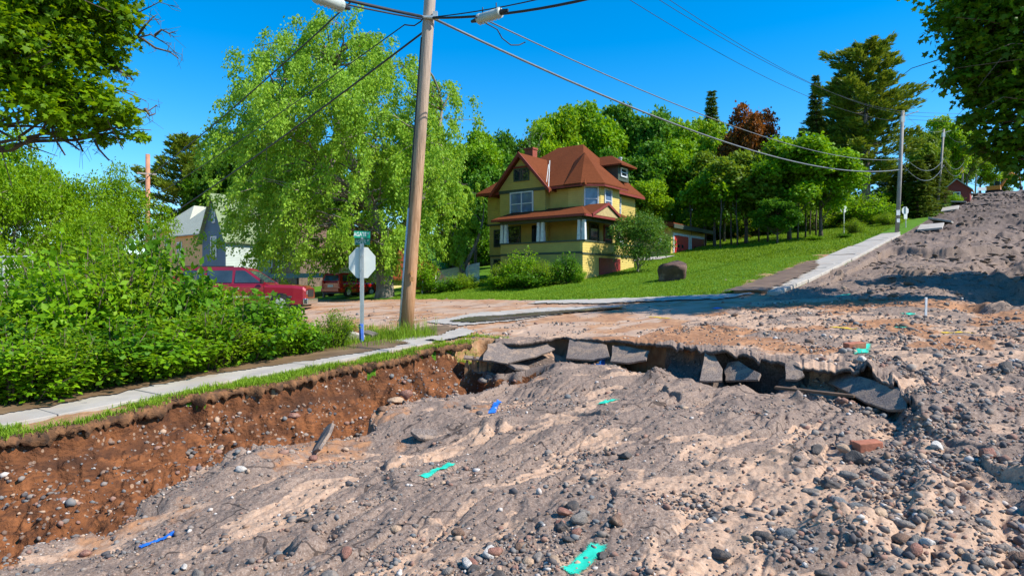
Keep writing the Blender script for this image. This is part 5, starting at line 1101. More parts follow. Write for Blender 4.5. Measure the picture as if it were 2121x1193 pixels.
def limb(m, A, B, r0, r1, g, k=5, bend=.12, sag=0):
    A = np.array(A, float); B = np.array(B, float); L = np.linalg.norm(B - A); o1 = g.normal(size=3) * bend * L; pts = []
    for q in np.linspace(0, 1, k + 1): pts.append(A + (B - A) * q + o1 * math.sin(math.pi * q) * .6 + np.array([0, 0, (sag + .10) * L * math.sin(math.pi * q)]) + g.normal(size=3) * .015 * L * (0 < q < 1))
    m.tube(pts, [r0 + (r1 - r0) * q for q in np.linspace(0, 1, k + 1)], 7); return pts
def broadleaf(seed, H, Wd, base, nl, per, size, tmpl, lobe=.2, droop=.1, trunk_r=.25, top=.62, flat=.75, multi=1):
    """tapered trunk with limbs to every leaf clump; clumps fill an uneven egg"""
    g = np.random.default_rng(seed); m = MB(); parts = []; cz = base + (H - base) * .5; hz = (H - base) / 2
    cen = []
    tries = 0
    while len(cen) < nl and tries < 6000:
        tries += 1
        d = _n(g.normal(size=3)); d[2] = abs(d[2]) if g.random() < .35 else d[2]; k = g.uniform(.45, .9) * (1 + .16 * math.sin(3 * math.atan2(d[1], d[0]) + seed) + .1 * g.normal())
        w_ = (1 - .12 * max(0, d[2])); c = np.array([d[0] * Wd / 2 * k * w_, d[1] * Wd / 2 * k * w_, cz + d[2] * hz * k * .95])
        if all(np.linalg.norm(c - q) > Wd * lobe * .55 for q in cen): cen.append(c)
    th = base + (H - base) * top
    lean = g.normal(size=2) * .02 * H
    tp = [np.array([lean[0] * q, lean[1] * q, -0.6 + (th + .6) * q]) + np.array([*(g.normal(size=2) * .06 * q), 0]) for q in np.linspace(0, 1, 8)]
    m.tube(tp, [trunk_r * (1.35 if i == 0 else 1.0 - .11 * i) for i in range(8)], 10)
    for c in cen:
        hq = np.clip((c[2] - .35 * np.hypot(c[0], c[1]) - 0) / (th + .6), .22, .97); i = int(hq * 7); a = tp[i]
        p_ = limb(m, a, c, trunk_r * .36 * (1 - .5 * hq), trunk_r * .07, g)
        for _ in range(2): q = p_[3]; limb(m, q, c + g.normal(size=3) * Wd * lobe * .4, trunk_r * .1, .012, g, 3)
        Rl = Wd * lobe * g.uniform(.6, 1.1)
        parts.append(lobe_leaves(g, c, Rl, int(per * (Rl / (Wd * lobe)) ** 2 * 1.25), size, tmpl, droop, flat))
    return m, parts
def tree_pair(name_t, m, parts, bark, lm):
    me = bpy.data.meshes.new('trunk'); me.from_pydata(m.v, [], m.f); me.polygons.foreach_set('use_smooth', np.ones(len(me.polygons), bool)); me.update(); me.materials.append(bark)
    lf = leaf_mesh('crown', parts); lf.materials.append(lm); return me, lf
def put_tree(pair, name, loc, sc, rz, label, group=None, cat='tree'):
    e0 = empty(name, loc, rz, label, cat, group); e0.scale = sc
    link('trunk' if 'shrub' not in name and 'bush' not in name else 'stem', pair[0], e0); link('crown' if 'shrub' not in name and 'bush' not in name else 'foliage', pair[1], e0); return e0
BARK = mat('bark', (.10, .075, .055), .95, 0, .4, 3, .8, 9); BARKL = mat('grey_bark', (.20, .17, .14), .95, 0, .4, 3, .8, 9)
L_MAPLE = leaf_mat('maple_leaves', (.030, .110, .002), (.25, .46, .008), .38)
L_BRIGHT = leaf_mat('bright_leaves', (.06, .17, .003), (.27, .45, .010), .42)
L_WILLOW = leaf_mat('willow_leaves', (.11, .25, .012), (.36, .57, .055), .45)
L_BUSH = leaf_mat('bush_leaves', (.035, .13, .003), (.27, .49, .010), .42, patch=.6)
L_NEAR = leaf_mat('near_maple_leaves', (.025, .095, .002), (.24, .41, .006), .48)
L_DARK = leaf_mat('dark_maple_leaves', (.016, .065, .003), (.11, .24, .006), .34)
L_RED = leaf_mat('copper_leaves', (.07, .03, .006), (.30, .105, .014), .3, (.5, .16, .02))
L_PINE = leaf_mat('pine_needles', (.045, .105, .008), (.25, .32, .028), .25)
L_SPRUCE = leaf_mat('spruce_needles', (.032, .08, .012), (.15, .22, .028), .16)
L_CEDAR = leaf_mat('cedar_sprays', (.03, .075, .006), (.19, .25, .02), .2)

def ground_at(x, y): return float(Hb(x, y))
def at(px, t): return (px - CX) / F * t, t
def ztop(py, t): return EYE + (CY - py) / F * t

# the wood behind the house: four maples, copied
MV = [tree_pair('t', *broadleaf(40 + k, 15, 11, [3.2, 2.6, 3.8, 3.0][k], 40, 430, .40, T_MAPLE, .17, .1, .28), BARK, L_MAPLE) for k in range(4)]
def maple(px, t, ytop, wpx, label, group=None, k=None, name='maple_tree', pair=None, zoff=0):
    x, y = at(px, t); z0 = ground_at(x, y) + zoff; h = ztop(ytop, t) - z0; w = 1.12 * wpx / F * t
    p_ = pair or MV[random.randrange(4) if k is None else k]
    e0 = put_tree(p_, name, (x, y, z0), (w / 11, w / 11, h / 15), random.uniform(0, 6.28), label, group)
    if p_ in MV:
        c_ = [q for q in e0.children if q.name.startswith('crown')][0]; sl_ = c_.material_slots[0]; sl_.link = 'OBJECT'; sl_.material = random.choice([L_MAPLE, L_MAPLE, L_OLIVE, L_LIME, L_DEEP])
    return e0
L_OLIVE = leaf_mat('olive_leaves', (.04, .09, .006), (.24, .36, .02), .36); L_LIME = leaf_mat('lime_leaves', (.05, .15, .004), (.32, .52, .014), .42); L_DEEP = leaf_mat('deep_green_leaves', (.018, .075, .006), (.13, .31, .015), .34)
WG = 'green trees of the wood behind the yellow house'; WL = 'tall green maple in the dense wood behind the yellow house'
for (px, t, yt, w) in ((985, 72, 262, 130), (1045, 80, 250, 130), (1110, 84, 255, 120), (1165, 86, 222, 130), (1230, 88, 208, 150), (1300, 90, 212, 140), (1365, 88, 203, 130), (1425, 84, 238, 120), (1330, 74, 292, 130), (1395, 76, 285, 125), (1460, 74, 300, 115), (1265, 72, 305, 120), (1080, 70, 300, 110), (1020, 66, 330, 110), (1440, 92, 232, 110), (1530, 86, 262, 120), (1590, 80, 290, 120), (1640, 86, 280, 110), (970, 62, 380, 95), (1150, 95, 235, 140), (940, 80, 300, 120), (1500, 70, 330, 110), (1340, 66, 370, 100), (1490, 98, 250, 130)):
    maple(px, t, yt, w, WL, WG)
for (px, t, yt, w, lab) in ((1545, 63, 300, 150, 'bright round-headed maple right of the garage at the lawn edge'), (1635, 61, 275, 165, 'broad bright green maple leftmost of the two at the lawn edge by the stop sign'), (1700, 60, 285, 150, 'bright green maple nearest the white pine at the lawn edge'), (1610, 58, 405, 85, 'young maple with low spreading branch in front of the row'), (1480, 64, 330, 120, 'bushy maple standing behind the garage roof')):
    maple(px, t, yt, w, lab, None, None, 'maple_tree', None)
BV = tree_pair('t', *broadleaf(61, 15, 11, 2.0, 42, 430, .38, T_MAPLE, .17, .1, .26), BARK, L_RED)
maple(1545, 80, 212, 115, 'copper-leaved maple rising above the green wood', None, None, 'copper_maple', BV)
# thin stems under the row
m_s = MB().tube([(0, 0, -.3), (.05, 0, 1.6), (.0, .1, 3.4), (.15, .1, 5.2)], [.09, .08, .06, .04], 6).tube([(.0, .1, 3.0), (-.5, .3, 4.6)], [.04, .02], 5)
g_ = np.random.default_rng(3); stem_pair = tree_pair('t', m_s, [lobe_leaves(g_, np.array([.1, .1, 5.0]), 1.1, 160, .35, T_MAPLE)], BARK, L_MAPLE)
for px in (1432, 1462, 1492, 1515, 1527, 1572, 1590, 1652, 1668, 1678, 1690):
    x, y = at(px, 60 + (px % 7)); put_tree(stem_pair, 'sapling_tree', (x, y, ground_at(x, y)), (1, 1, random.uniform(.75, 1.0)), random.uniform(0, 6), 'thin dark young trunk in the shade along the lawn edge', 'thin young trunks under the maples')

# big drooping silver maple left of the pole
def weeping(seed, H, Wd, base, nl, per, size, off=0):
    g = np.random.default_rng(seed); m = MB(); parts = []
    tp = [np.array(p_) for p_ in ((0, 0, -.6), (.05, 0, .5), (0, .1, 2), (-.25, 0, 4), (-.9, .1, 6.2), (-1.9, .2, 8.6), (-3.0, .2, 11), (-3.6, .3, 13.5), (-3.5, .2, 16.2))]
    m.tube(tp, [.85, .62, .55, .5, .42, .34, .27, .18, .08], 12)
    t2 = [np.array(p_) for p_ in ((0, .1, 2.2), (1.2, .2, 4.4), (2.6, .1, 7), (3.6, .2, 10), (4.0, 0, 13))]; m.tube(t2, [.4, .33, .26, .18, .07], 10)
    t3 = [np.array(p_) for p_ in ((-1.2, .1, 7), (-3.6, -.6, 8.4), (-5.6, -.8, 10.4), (-6.4, -.6, 12.6))]; m.tube(t3, [.26, .2, .14, .05], 9)
    allp = tp[3:] + t2[1:] + t3[1:]
    cen = []; tries = 0
    prof = [(0, .70), (.15, .76), (.33, .88), (.55, 1.0), (.74, .86), (.9, .5), (1, .14)]
    while len(cen) < nl and tries < 9000:
        tries += 1; f_ = g.random() ** .85; z_ = base + (H - base) * f_; w_ = np.interp(f_, [p_[0] for p_ in prof], [p_[1] for p_ in prof]) * Wd / 2; a = g.uniform(0, 6.283); k = math.sqrt(g.uniform(.12, 1)) * (1 + .12 * math.sin(3 * a + z_))
        c = np.array([w_ * k * math.cos(a) - off, w_ * k * math.sin(a) * .85, z_])
        if c[1] < 1.5 and 5 < c[2] < 15 and seed == 5 and min(np.hypot(c[0] - q[0], c[2] - q[2]) for q in tp[3:8]) < 1.15: continue
        if all(np.linalg.norm((c - q) * (1, 1, .8)) > 1.25 for q in cen): cen.append(c)
    for c in cen:
        a = min(allp, key=lambda p_: np.linalg.norm((p_ - c) * np.array([1, 1, 1.2])) + (3 if p_[2] > c[2] + .5 else 0)); p_ = limb(m, a, c + np.array([0, 0, .5]), .085, .02, g, 5, .1)
        # a spray of hanging twigs
        for s_ in range(5):
            q0 = c + g.normal(size=3) * np.array([.9, .9, .5]); L = g.uniform(1.0, 2.3); o_ = _n(np.array([c[0], c[1], 0.]) * .5 + g.normal(size=3))[:2]
            n = per // 5; k = g.random(n); P_ = q0 + np.stack([o_[0] * k * .75 + g.normal(size=n) * .20, o_[1] * k * .75 + g.normal(size=n) * .20, .35 * np.sin(k * 2.4) - L * k ** 1.5 + g.normal(size=n) * .13], 1)
            D = np.stack([g.normal(size=n) * .7 + o_[0] * .4, g.normal(size=n) * .7 + o_[1] * .4, -.75 - .5 * k], 1); Nn = _n(np.stack([g.normal(size=n), g.normal(size=n), .75 + .4 * g.normal(size=n)], 1))
            parts.append(leaves(P_, D, Nn, size * g.uniform(.6, 1.3, n), T_OVAL, g))
            if s_ < 2: m.tube([c, q0, q0 + np.array([o_[0] * .4, o_[1] * .4, -L * .3])], [.02, .015, .006], 4)
    return m, parts
x, y = at(796, 47); wz = ground_at(x, y)
put_tree(tree_pair('t', *weeping(5, 18.8, 16.8, 2.7, 200, 760, .20, 3.0), BARKL, L_WILLOW), 'silver_maple_tree', (x, y, wz), (1, 1, 1), 0, 'huge drooping pale green tree rising behind the street sign and near pole')
x, y = at(958, 52); put_tree(tree_pair('t', *weeping(9, 18.8, 9.5, 5, 40, 420, .5, 2.2), BARKL, L_WILLOW), 'silver_maple_tree', (x, y, ground_at(x, y)), (.42, .42, .46), 0, 'smaller pale green tree between the near pole and the picket fence')

# other trees at the left
DV = tree_pair('t', *broadleaf(71, 15, 11, 2.2, 44, 420, .42, T_MAPLE, .17, .1, .28), BARK, L_DARK)
for (px, t, yt, w, lab) in ((520, 92, 285, 200, 'dark green maple behind the left flank of the drooping tree'), (455, 94, 330, 150, 'dark rounded tree behind the mossy-roofed house'), (640, 90, 300, 190, 'dark green tree hidden behind the middle of the drooping tree'), (880, 78, 260, 200, 'dark green tree behind the right flank of the drooping tree')): maple(px, t, yt, w, lab, None, None, 'dark_maple', DV)
LV = [tree_pair('t', *broadleaf(81 + k, 9, 8, .6, 44, 520, .19, T_OVAL, .17, .25, .16), BARKL, L_BRIGHT) for k in range(2)]
def mid(px, t, ytop, wpx, lab, k, grp=None, zb=0):
    x, y = at(px, t); z0 = ground_at(x, y) + zb; h = ztop(ytop, t) - z0; w = wpx / F * t; put_tree(LV[k], 'box_elder_tree', (x, y, z0), (w / 8, w / 8, h / 9), random.uniform(0, 6.28), lab, grp)
mid(20, 27, 278, 250, 'tall yellow-green tree at the left edge under the overhanging maple', 0); mid(105, 30, 318, 230, 'yellow-green tree between the left edge tree and the left pole', 1); mid(250, 34, 352, 170, 'yellow-green tree just left of the reddish pole', 0); mid(-90, 24, 240, 260, 'yellow-green tree mostly outside the left edge', 1); mid(180, 26, 430, 170, 'low leafy tree rising behind the tall bushes', 1)

# conifers
def conifer(seed, H, Wd, base, step, size, kind):
    g = np.random.default_rng(seed); m = MB(); m.tube([(0, 0, -.5), (.05, .03, H * .4), (0, 0, H * .97)], [H * .022, H * .016, .02], 8); parts = []; z_ = base; q = 0
    while z_ < H * .985:
        f_ = (z_ - base) / (H - base)
        if kind == 'spruce': w_ = Wd / 2 * (1 - f_) ** .85 * g.uniform(.8, 1.1); nb = 9; rise = -.25 + .5 * f_
        elif kind == 'pine': w_ = Wd / 2 * np.interp(f_, [0, .2, .5, .75, .92, 1], [.55, .85, 1, .8, .55, .2]) * g.uniform(.55, 1.15); nb = 6; rise = .05 + .45 * f_
        else: w_ = Wd / 2 * np.interp(f_, [0, .1, .5, 1], [.8, 1, .7, .1]) * g.uniform(.75, 1.1); nb = 8; rise = -.15 + .4 * f_
        for b_ in range(nb):
            a = 6.283 * (b_ + g.uniform(-.3, .3)) / nb + q * 1.9; L = w_ * g.uniform(.65, 1.12); e_ = np.array([math.cos(a), math.sin(a), 0]); tip = np.array([0, 0, z_]) + e_ * L + np.array([0, 0, L * rise])
            md = np.array([0, 0, z_]) + e_ * L * .5 + np.array([0, 0, L * rise * .35 + (.06 * L if kind == 'pine' else .02 * L)])
            m.tube([(0, 0, z_), md, tip], [.02 + .012 * L, .015 + .006 * L, .006], 4)
            n = int(max(8, L * (105 if kind == 'pine' else 60) / size * .33)); k = g.random(n) ** (.55 if kind == 'pine' else .75); k = np.clip(k, .12 if kind != 'pine' else .3, 1)
            P_ = (1 - k)[:, None] ** 2 * np.array([0, 0, z_]) + 2 * (k * (1 - k))[:, None] * md + k[:, None] ** 2 * tip
            sd = np.cross(e_, [0, 0, 1.]); sp = g.normal(size=n) * (.10 + .22 * np.sqrt(k)) * L * (.34 if kind == 'pine' else .42) * np.sqrt(np.clip(1.25 - k, 0, 1)); P_ = P_ + sd * sp[:, None] + np.array([0, 0, 1]) * (g.normal(size=n) * (.10 * L ** .5 if kind == 'pine' else .05 * L ** .5))[:, None]
            if kind == 'pine': D = e_ * .6 + sd * g.normal(size=n)[:, None] * .7 + np.array([0, 0, .6]) * g.uniform(.2, 1.3, n)[:, None]; Nn = _n(g.normal(size=(n, 3)) + (0, 0, .6))
            else: D = e_ * .7 + sd * np.sign(sp)[:, None] * .7 + np.array([0, 0, -.30]) + g.normal(size=(n, 3)) * .25; Nn = _n(np.array([0, 0, 1.]) + g.normal(size=(n, 3)) * .5)
            parts.append(leaves(P_, D, Nn, size * g.uniform(.7, 1.3, n), T_NEED, g))
        z_ += step * (1.15 - .5 * f_) * g.uniform(.7, 1.3); q += 1
    return m, parts
def put_con(pair, px, t, ybase, ytop, label, h0, w0, wpx, group=None, name='spruce_tree'):
    x, y = at(px, t); z0 = ground_at(x, y); h = ztop(ytop, t) - z0; w = wpx / F * t; put_tree(pair, name, (x, y, z0), (w / w0, w / w0, h / h0), random.uniform(0, 6.28), label, group)
WP = tree_pair('t', *conifer(91, 20, 10, 4.6, .8, .62, 'pine'), BARKL, L_PINE); WP2 = tree_pair('t', *conifer(92, 16, 9, 2, .95, .62, 'pine'), BARKL, L_PINE)
SP = tree_pair('t', *conifer(93, 16, 4.4, 1.2, .5, .5, 'spruce'), BARK, L_SPRUCE); CD = tree_pair('t', *conifer(94, 9, 5, .5, .45, .45, 'cedar'), BARK, L_CEDAR)
put_con(WP, 1795, 76, 450, 98, 'huge white pine with ragged layered branches up the hill', 20, 10, 225, None, 'white_pine_tree')
put_con(WP, 1752, 84, 450, 170, 'second white pine half hidden behind the huge one', 20, 10, 170, None, 'white_pine_tree'); put_con(WP2, 385, 95, 470, 285, 'bluish pine with drooping layered boughs left of the drooping tree', 16, 9, 190, None, 'pine_tree')
put_con(SP, 1690, 82, 450, 152, 'narrow dark spruce left of the huge white pine', 16, 4.4, 80); put_con(SP, 1474, 95, 450, 184, 'dark spruce tip rising out of the wood behind the house', 16, 4.4, 85); put_con(SP, 1660, 92, 450, 262, 'small dark spruce between the maples and the narrow spruce', 16, 4.4, 60)
put_con(SP, 1415, 96, 400, 262, 'grey-green spruce left of the copper maple', 16, 4.4, 70)
for (px, t, yt, w, lab) in ((1900, 74, 330, 95, 'bushy cedar beside the first hill pole'), (1925, 84, 318, 95, 'bushy cedar between the first and second hill poles'), (1868, 76, 345, 80, 'dark bushy cedar just left of the first hill pole'), (1845, 82, 330, 90, 'bushy cedar at the foot of the white pine'), (1955, 104, 335, 60, 'distant bushy cedar beside the red shed')): put_con(CD, px, t, 440, yt, lab, 9, 5, w, None, 'cedar_tree')
for (px, t, yt, w, lab, k) in ((1962, 118, 238, 95, 'tall distant leafy tree above the second hill pole', 0), (1915, 112, 262, 75, 'distant leafy tree between the first two hill poles', 1), (2003, 128, 262, 70, 'distant leafy tree above the third hill pole', 2), (2030, 150, 320, 75, 'distant tree behind the fourth hill pole', 3), (1985, 135, 300, 70, 'distant tree left of the third hill pole', 1), (2078, 178, 352, 55, 'small far tree at the top of the hill', 0)): maple(px, t, yt, w, lab, None, k, 'distant_tree')

# overhanging maples near the camera
def overhang(seed, trunk, H, lobes, per, size, r, mt):
    g = np.random.default_rng(seed); m = MB(); parts = []; tx, ty = trunk; z0 = ground_at(tx, ty)
    tp = [np.array([tx + .1 * math.sin(k), ty, z0 - .4 + H * k / 6]) for k in range(7)]; m.tube(tp, [r * 1.3, r, r * .9, r * .75, r * .6, r * .4, r * .15], 12)
    for (c, Rl) in lobes:
        c = np.array(c); a = min(tp[2:6], key=lambda p_: abs(p_[2] - (c[2] - .25 * np.linalg.norm(c[:2] - p_[:2]) * .6))); p_ = limb(m, a, c, .05, .014, g, 7, .05)
        for _ in range(3): limb(m, p_[5], c + g.normal(size=3) * Rl * .8, .025, .005, g, 3)
        parts.append(lobe_leaves(g, c, Rl, int(per * Rl * Rl), size, T_MAPLE, .35, .62, .25, .9))
        for _ in range(3):
            o_ = c + _n(g.normal(size=3)) * Rl * np.array([1, 1, .6]); parts.append(lobe_leaves(g, o_, Rl * .42, int(per * Rl * Rl * .2), size, T_MAPLE, .4, .6, .1, .9))
    return m, parts
def PL(L): return [(P(px, py, t), R_) for px, py, t, R_ in L]
left_l = PL([(30, 25, 10, .9), (120, 40, 10.5, .9), (200, 60, 11, .75), (235, 90, 11, .42), (40, 110, 10, .8), (130, 130, 10.5, .75), (70, 190, 10.5, .7), (160, 200, 10.6, .7), (215, 225, 10.8, .55), (250, 262, 10.9, .36), (120, 245, 10.5, .5), (180, 262, 10.7, .42), (285, 285, 11, .2), (-60, 80, 9.5, 1.2), (-80, 220, 9.5, .9), (90, -60, 10, 1.2), (210, -20, 11, .8), (-20, 160, 10, .6), (215, 135, 11, .35)])
m, parts = overhang(21, (-10.6, 10.6), 11, left_l, 1050, .098, .26, L_NEAR)
g = np.random.default_rng(5)
for (a, pts) in (((240, 95, 11), [(280, 80), (312, 72), (345, 92), (372, 118)]), ((280, 82, 11), [(300, 55), (318, 35), (330, 52)]), ((290, 78, 11), [(322, 100), (352, 108), (370, 122)]), ((225, 20, 11), [(262, 10), (290, 25), (330, 5), (372, 18)]), ((235, 130, 11), [(250, 148), (265, 165)]), ((200, 110, 11), [(225, 140), (262, 155), (275, 165)]), ((255, 228, 11), [(285, 226), (305, 232), (325, 218)]), ((150, 280, 10.7), [(165, 300), (172, 315)]), ((195, 290, 10.8), [(205, 310), (226, 333)]), ((100, 240, 10.4), [(115, 290), (135, 322)]), ((10, 120, 10), [(8, 190), (30, 235), (55, 300), (66, 310)]), ((60, 200, 10.2), [(30, 210), (5, 240), (-20, 260)]), ((120, 285, 10.5), [(150, 300), (165, 312)]), ((320, 75, 11), [(335, 62), (350, 70), (362, 66)]), ((300, 225, 11), [(310, 240), (322, 236)])):
    q = [P(*a)] + [P(px, py, a[2] + .04 * k) for k, (px, py) in enumerate(pts)]; m.tube(q, [.022 - .005 * k for k in range(len(q))], 5)
    for k in range(len(q) - 1):
        for _ in range(3):
            s_ = q[k].lerp(q[k + 1], g.random()); m.tube([s_, s_ + (q[k + 1] - q[k]) * .3 + Vector(g.normal(size=3) * .05), s_ + (q[k + 1] - q[k]) * .5 + Vector(g.normal(size=3) * .10)], [.005, .004, .002], 3)
def put_world(name, m, parts, bark, lm, label):
    pr_ = tree_pair('t', m, parts, bark, lm); e0 = empty(name, (0, 0, 0), 0, label, 'tree'); b = Vector(m.v[0]); e0.location = b
    for nm, me in (('trunk', pr_[0]), ('crown', pr_[1])): me.transform(Matrix.Translation(-b)); link(nm, me, e0)
put_world('maple_tree', m, parts, BARK, L_NEAR, 'near maple whose leafy boughs and bare twigs overhang the top left corner')
right_l = PL([(2005, 165, 21, .5), (2030, 255, 21, .6), (1985, 40, 21, .55), (2030, 60, 21, 1.5), (2100, 40, 21, 1.8), (2050, 130, 21, 1.3), (2020, 10, 21, .9), (2115, 130, 21, 1.5), (2060, 205, 21.5, .9), (2110, 230, 21, 1.3), (2085, 285, 21, .85), (2050, 318, 21.5, .55), (2118, 310, 21, .8), (2035, 110, 21, .8), (2105, 180, 22, 1.2), (2000, 70, 21, .3), (2180, 60, 21, 2.6), (2190, 220, 21, 2.2), (2260, 120, 21, 3), (2060, -70, 21, 2.5), (2160, -90, 21, 2.8), (2280, -80, 22, 3), (2112, 372, 21, .25), (2170, 320, 21.5, 1.2), (2090, 335, 21, .4)])
m, parts = overhang(23, (20.6, 20.5), 13, right_l, 250, .2, .38, L_DARK)
put_world('maple_tree', m, parts, BARK, L_DARK, 'dark maple hanging over the top right corner')
for (x, y, h, w, lab) in ((27.0, 23.5, 11, 10, 'maple beside the road outside the right edge'),): put_tree(MV[1], 'roadside_maple', (x, y, ground_at(x, y)), (w / 11, w / 11, h / 15), 1, lab)

# shrubs
def shrub_kind(seed, H, Wd, nst, per, size, tmpl, lm, nl=3):
    g = np.random.default_rng(seed); m = MB(); parts = []
    for k in range(nst):
        a = g.uniform(0, 6.28); r1 = Wd / 2 * math.sqrt(g.random()); h = H * (.96 - .45 * (r1 / (Wd / 2)) ** 2) * g.uniform(.6, 1.05); tip = np.array([math.cos(a) * r1, math.sin(a) * r1, h]); b_ = tip * np.array([.3, .3, 0])
        pts = [b_ + np.array([0, 0, -.2]), b_ * .6 + tip * .4 + np.array([0, 0, .18 * h]), tip]; m.tube(pts, [.02, .014, .004], 4)
        n = per; q = g.uniform(.12, 1, n) ** .75; P_ = (1 - q)[:, None] * pts[0] + q[:, None] * tip + np.array([0, 0, .25 * h]) * (q * (1 - q))[:, None] * 2 + g.normal(size=(n, 3)) * np.array([.15, .15, .10])
        out = _n(P_ * np.array([1, 1, 0]) + 1e-3); D = out * .6 + g.normal(size=(n, 3)) * .8 + np.array([0, 0, -.15]); Nn = _n(np.array([0, 0, 1.]) + out * .35 + g.normal(size=(n, 3)) * .45)
        parts.append(leaves(P_, D, Nn, size * g.uniform(.6, 1.3, n), tmpl, g))
    return tree_pair('t', m, parts, BARK, lm)
T_LONG2 = (np.array([(0, 0, 0), (.22, .4, .05), (0, 1, -.06), (-.22, .4, .05)]), np.array([(0, 1, 2), (0, 2, 3)]))
L_BUSH2 = leaf_mat('yellow_bush_leaves', (.05, .15, .003), (.30, .46, .012), .42, patch=.7); L_BUSH3 = leaf_mat('broad_bush_leaves', (.02, .085, .004), (.13, .30, .010), .36, patch=.5)
SV = [shrub_kind(101 + k, 2.4, 2.6, 56, [74, 88, 54][k], [.145, .115, .19][k], [T_OVAL, T_LONG2, T_OVAL][k], [L_BUSH, L_BUSH2, L_BUSH3][k]) for k in range(3)]
# the thicket beside the pavement, each bush on its own root
bl_ = []
for (px, pyt, t, w, lab) in [
    (30, 650, 11.6, 2.4, 'bush at the left edge nearest the pavement'), (130, 660, 12.2, 2.4, 'low bush second from the left edge along the pavement'), (230, 640, 12.9, 2.4, 'low bush third from the left edge along the pavement'), (330, 640, 13.6, 2.4, 'low bush midway along the thicket by the pavement'), (425, 620, 14.3, 2.3, 'bush in the thicket in front of the dark red car door'), (500, 588, 15.0, 2.2, 'bush in the thicket in front of the dark red car bonnet'), (562, 605, 15.6, 1.8, 'last large bush at the right end of the thicket'),
    (-40, 600, 12.6, 2.6, 'bush half outside the left edge'), (60, 560, 13.4, 2.8, 'tall bush below the chain-link fence'), (170, 495, 14.0, 3.0, 'tall bush right of the chain-link fence post'), (265, 475, 14.6, 2.8, 'tallest bush in the thicket left of the dark red car'), (350, 480, 15.4, 2.4, 'tall bush touching the rear of the dark red car'), (415, 555, 16.0, 2.0, 'bush behind the thicket below the rear car window'), (490, 580, 16.8, 2.0, 'bush in front of the front wheel of the dark red car'), (568, 602, 17.2, 1.6, 'bush beside the dark red car bumper'),
    (110, 470, 16.5, 3.2, 'tall bush deep in the thicket at the left'), (205, 440, 17.5, 3.0, 'tall bush deep in the thicket below the reddish pole'), (300, 445, 18.5, 2.6, 'tall bush deep in the thicket left of the orange house'), (20, 600, 17.5, 3.0, 'bush behind the chain-link fence')]:
    x, y = at(px, t - (.42 if len(bl_) < 7 else 0)); z0 = ground_at(x, y); h = ztop(pyt, t) - z0; k = len(bl_) % 3; bl_.append(1)
    put_tree(SV[k], 'leafy_shrub', (x, y, z0), (w / 2.5, w / 2.5, max(.7, h) * .95 / 2.4), random.uniform(0, 6.28), lab, 'bushes of the thicket by the pavement', 'bush')
x, y = G(690, 722); put_tree(SV[1], 'leafy_shrub', (x, y, ground_at(x, y)), (.5, .5, .42), 1., 'small separate bush left of the street sign', None, 'bush')
x, y = G(632, 735); put_tree(SV[2], 'leafy_shrub', (x, y, ground_at(x, y)), (.42, .42, .3), 2., 'low weedy bush between the thicket and the small bush', None, 'bush')
RB_ = tree_pair('t', *broadleaf(111, 4.2, 4.4, .35, 34, 330, .15, T_OVAL, .18, .2, .07, .55), BARKL, leaf_mat('lilac_leaves', (.03, .10, .01), (.15, .28, .03), .3))
x, y = at(1322, 45.5); put_tree(RB_, 'round_bush', (x, y, ground_at(x, y) - .1), (.98, .98, (ztop(428, 45.5) - ground_at(x, y)) / 4.2), .5, 'big round bush at the right corner of the yellow house', None, 'bush')
for (px, t, yt, w, lab, k) in ((1085, 43.5, 512, 2.6, 'tall shrub below the porch columns', 0), (1130, 42.5, 535, 2.6, 'rounded dark shrub in front of the porch', 1), (1172, 42.2, 520, 1.8, 'bright lime shrub at the right of the house bed', 2), (1196, 42, 545, 1.1, 'small bright shrub at the right end of the house bed', 0), (1050, 45, 535, 2.4, 'shrub near the left corner of the yellow house', 1), (1100, 41.8, 556, 2.8, 'low groundcover shrub edging the lawn by the house', 2), (1040, 43.5, 562, 2.6, 'low groundcover shrub left in the house bed', 0), (960, 47, 563, 3.0, 'shrub in front of the white picket fence', 1), (925, 46, 575, 2.4, 'low shrub at the end of the red handrail', 2), (885, 47, 520, 2.2, 'shrub beside the near pole behind the red handrail', 0), (1770, 60, 450, 2.2, 'pale flowering bush near the far stop sign', 1), (1748, 56, 498, 1.3, 'low bush by the foot of the far stop sign', 2), (1975, 95, 398, 2.2, 'bush beside the red shed', 0), (1840, 66, 437, 3, 'bush under the white pine left of the hill pole', 1), (1690, 57, 500, 1.6, 'low bush at the end of the timber wall', 0), (590, 44, 575, 2.5, 'bush beside the carport', 1)):
    x, y = at(px, t); z0 = ground_at(x, y); h = max(.5, ztop(yt, t) - z0); put_tree(SV[k], 'garden_shrub', (x, y, z0), (w / 2.5, w / 2.5, h / 2.4), random.uniform(0, 6.28), lab, None, 'bush')

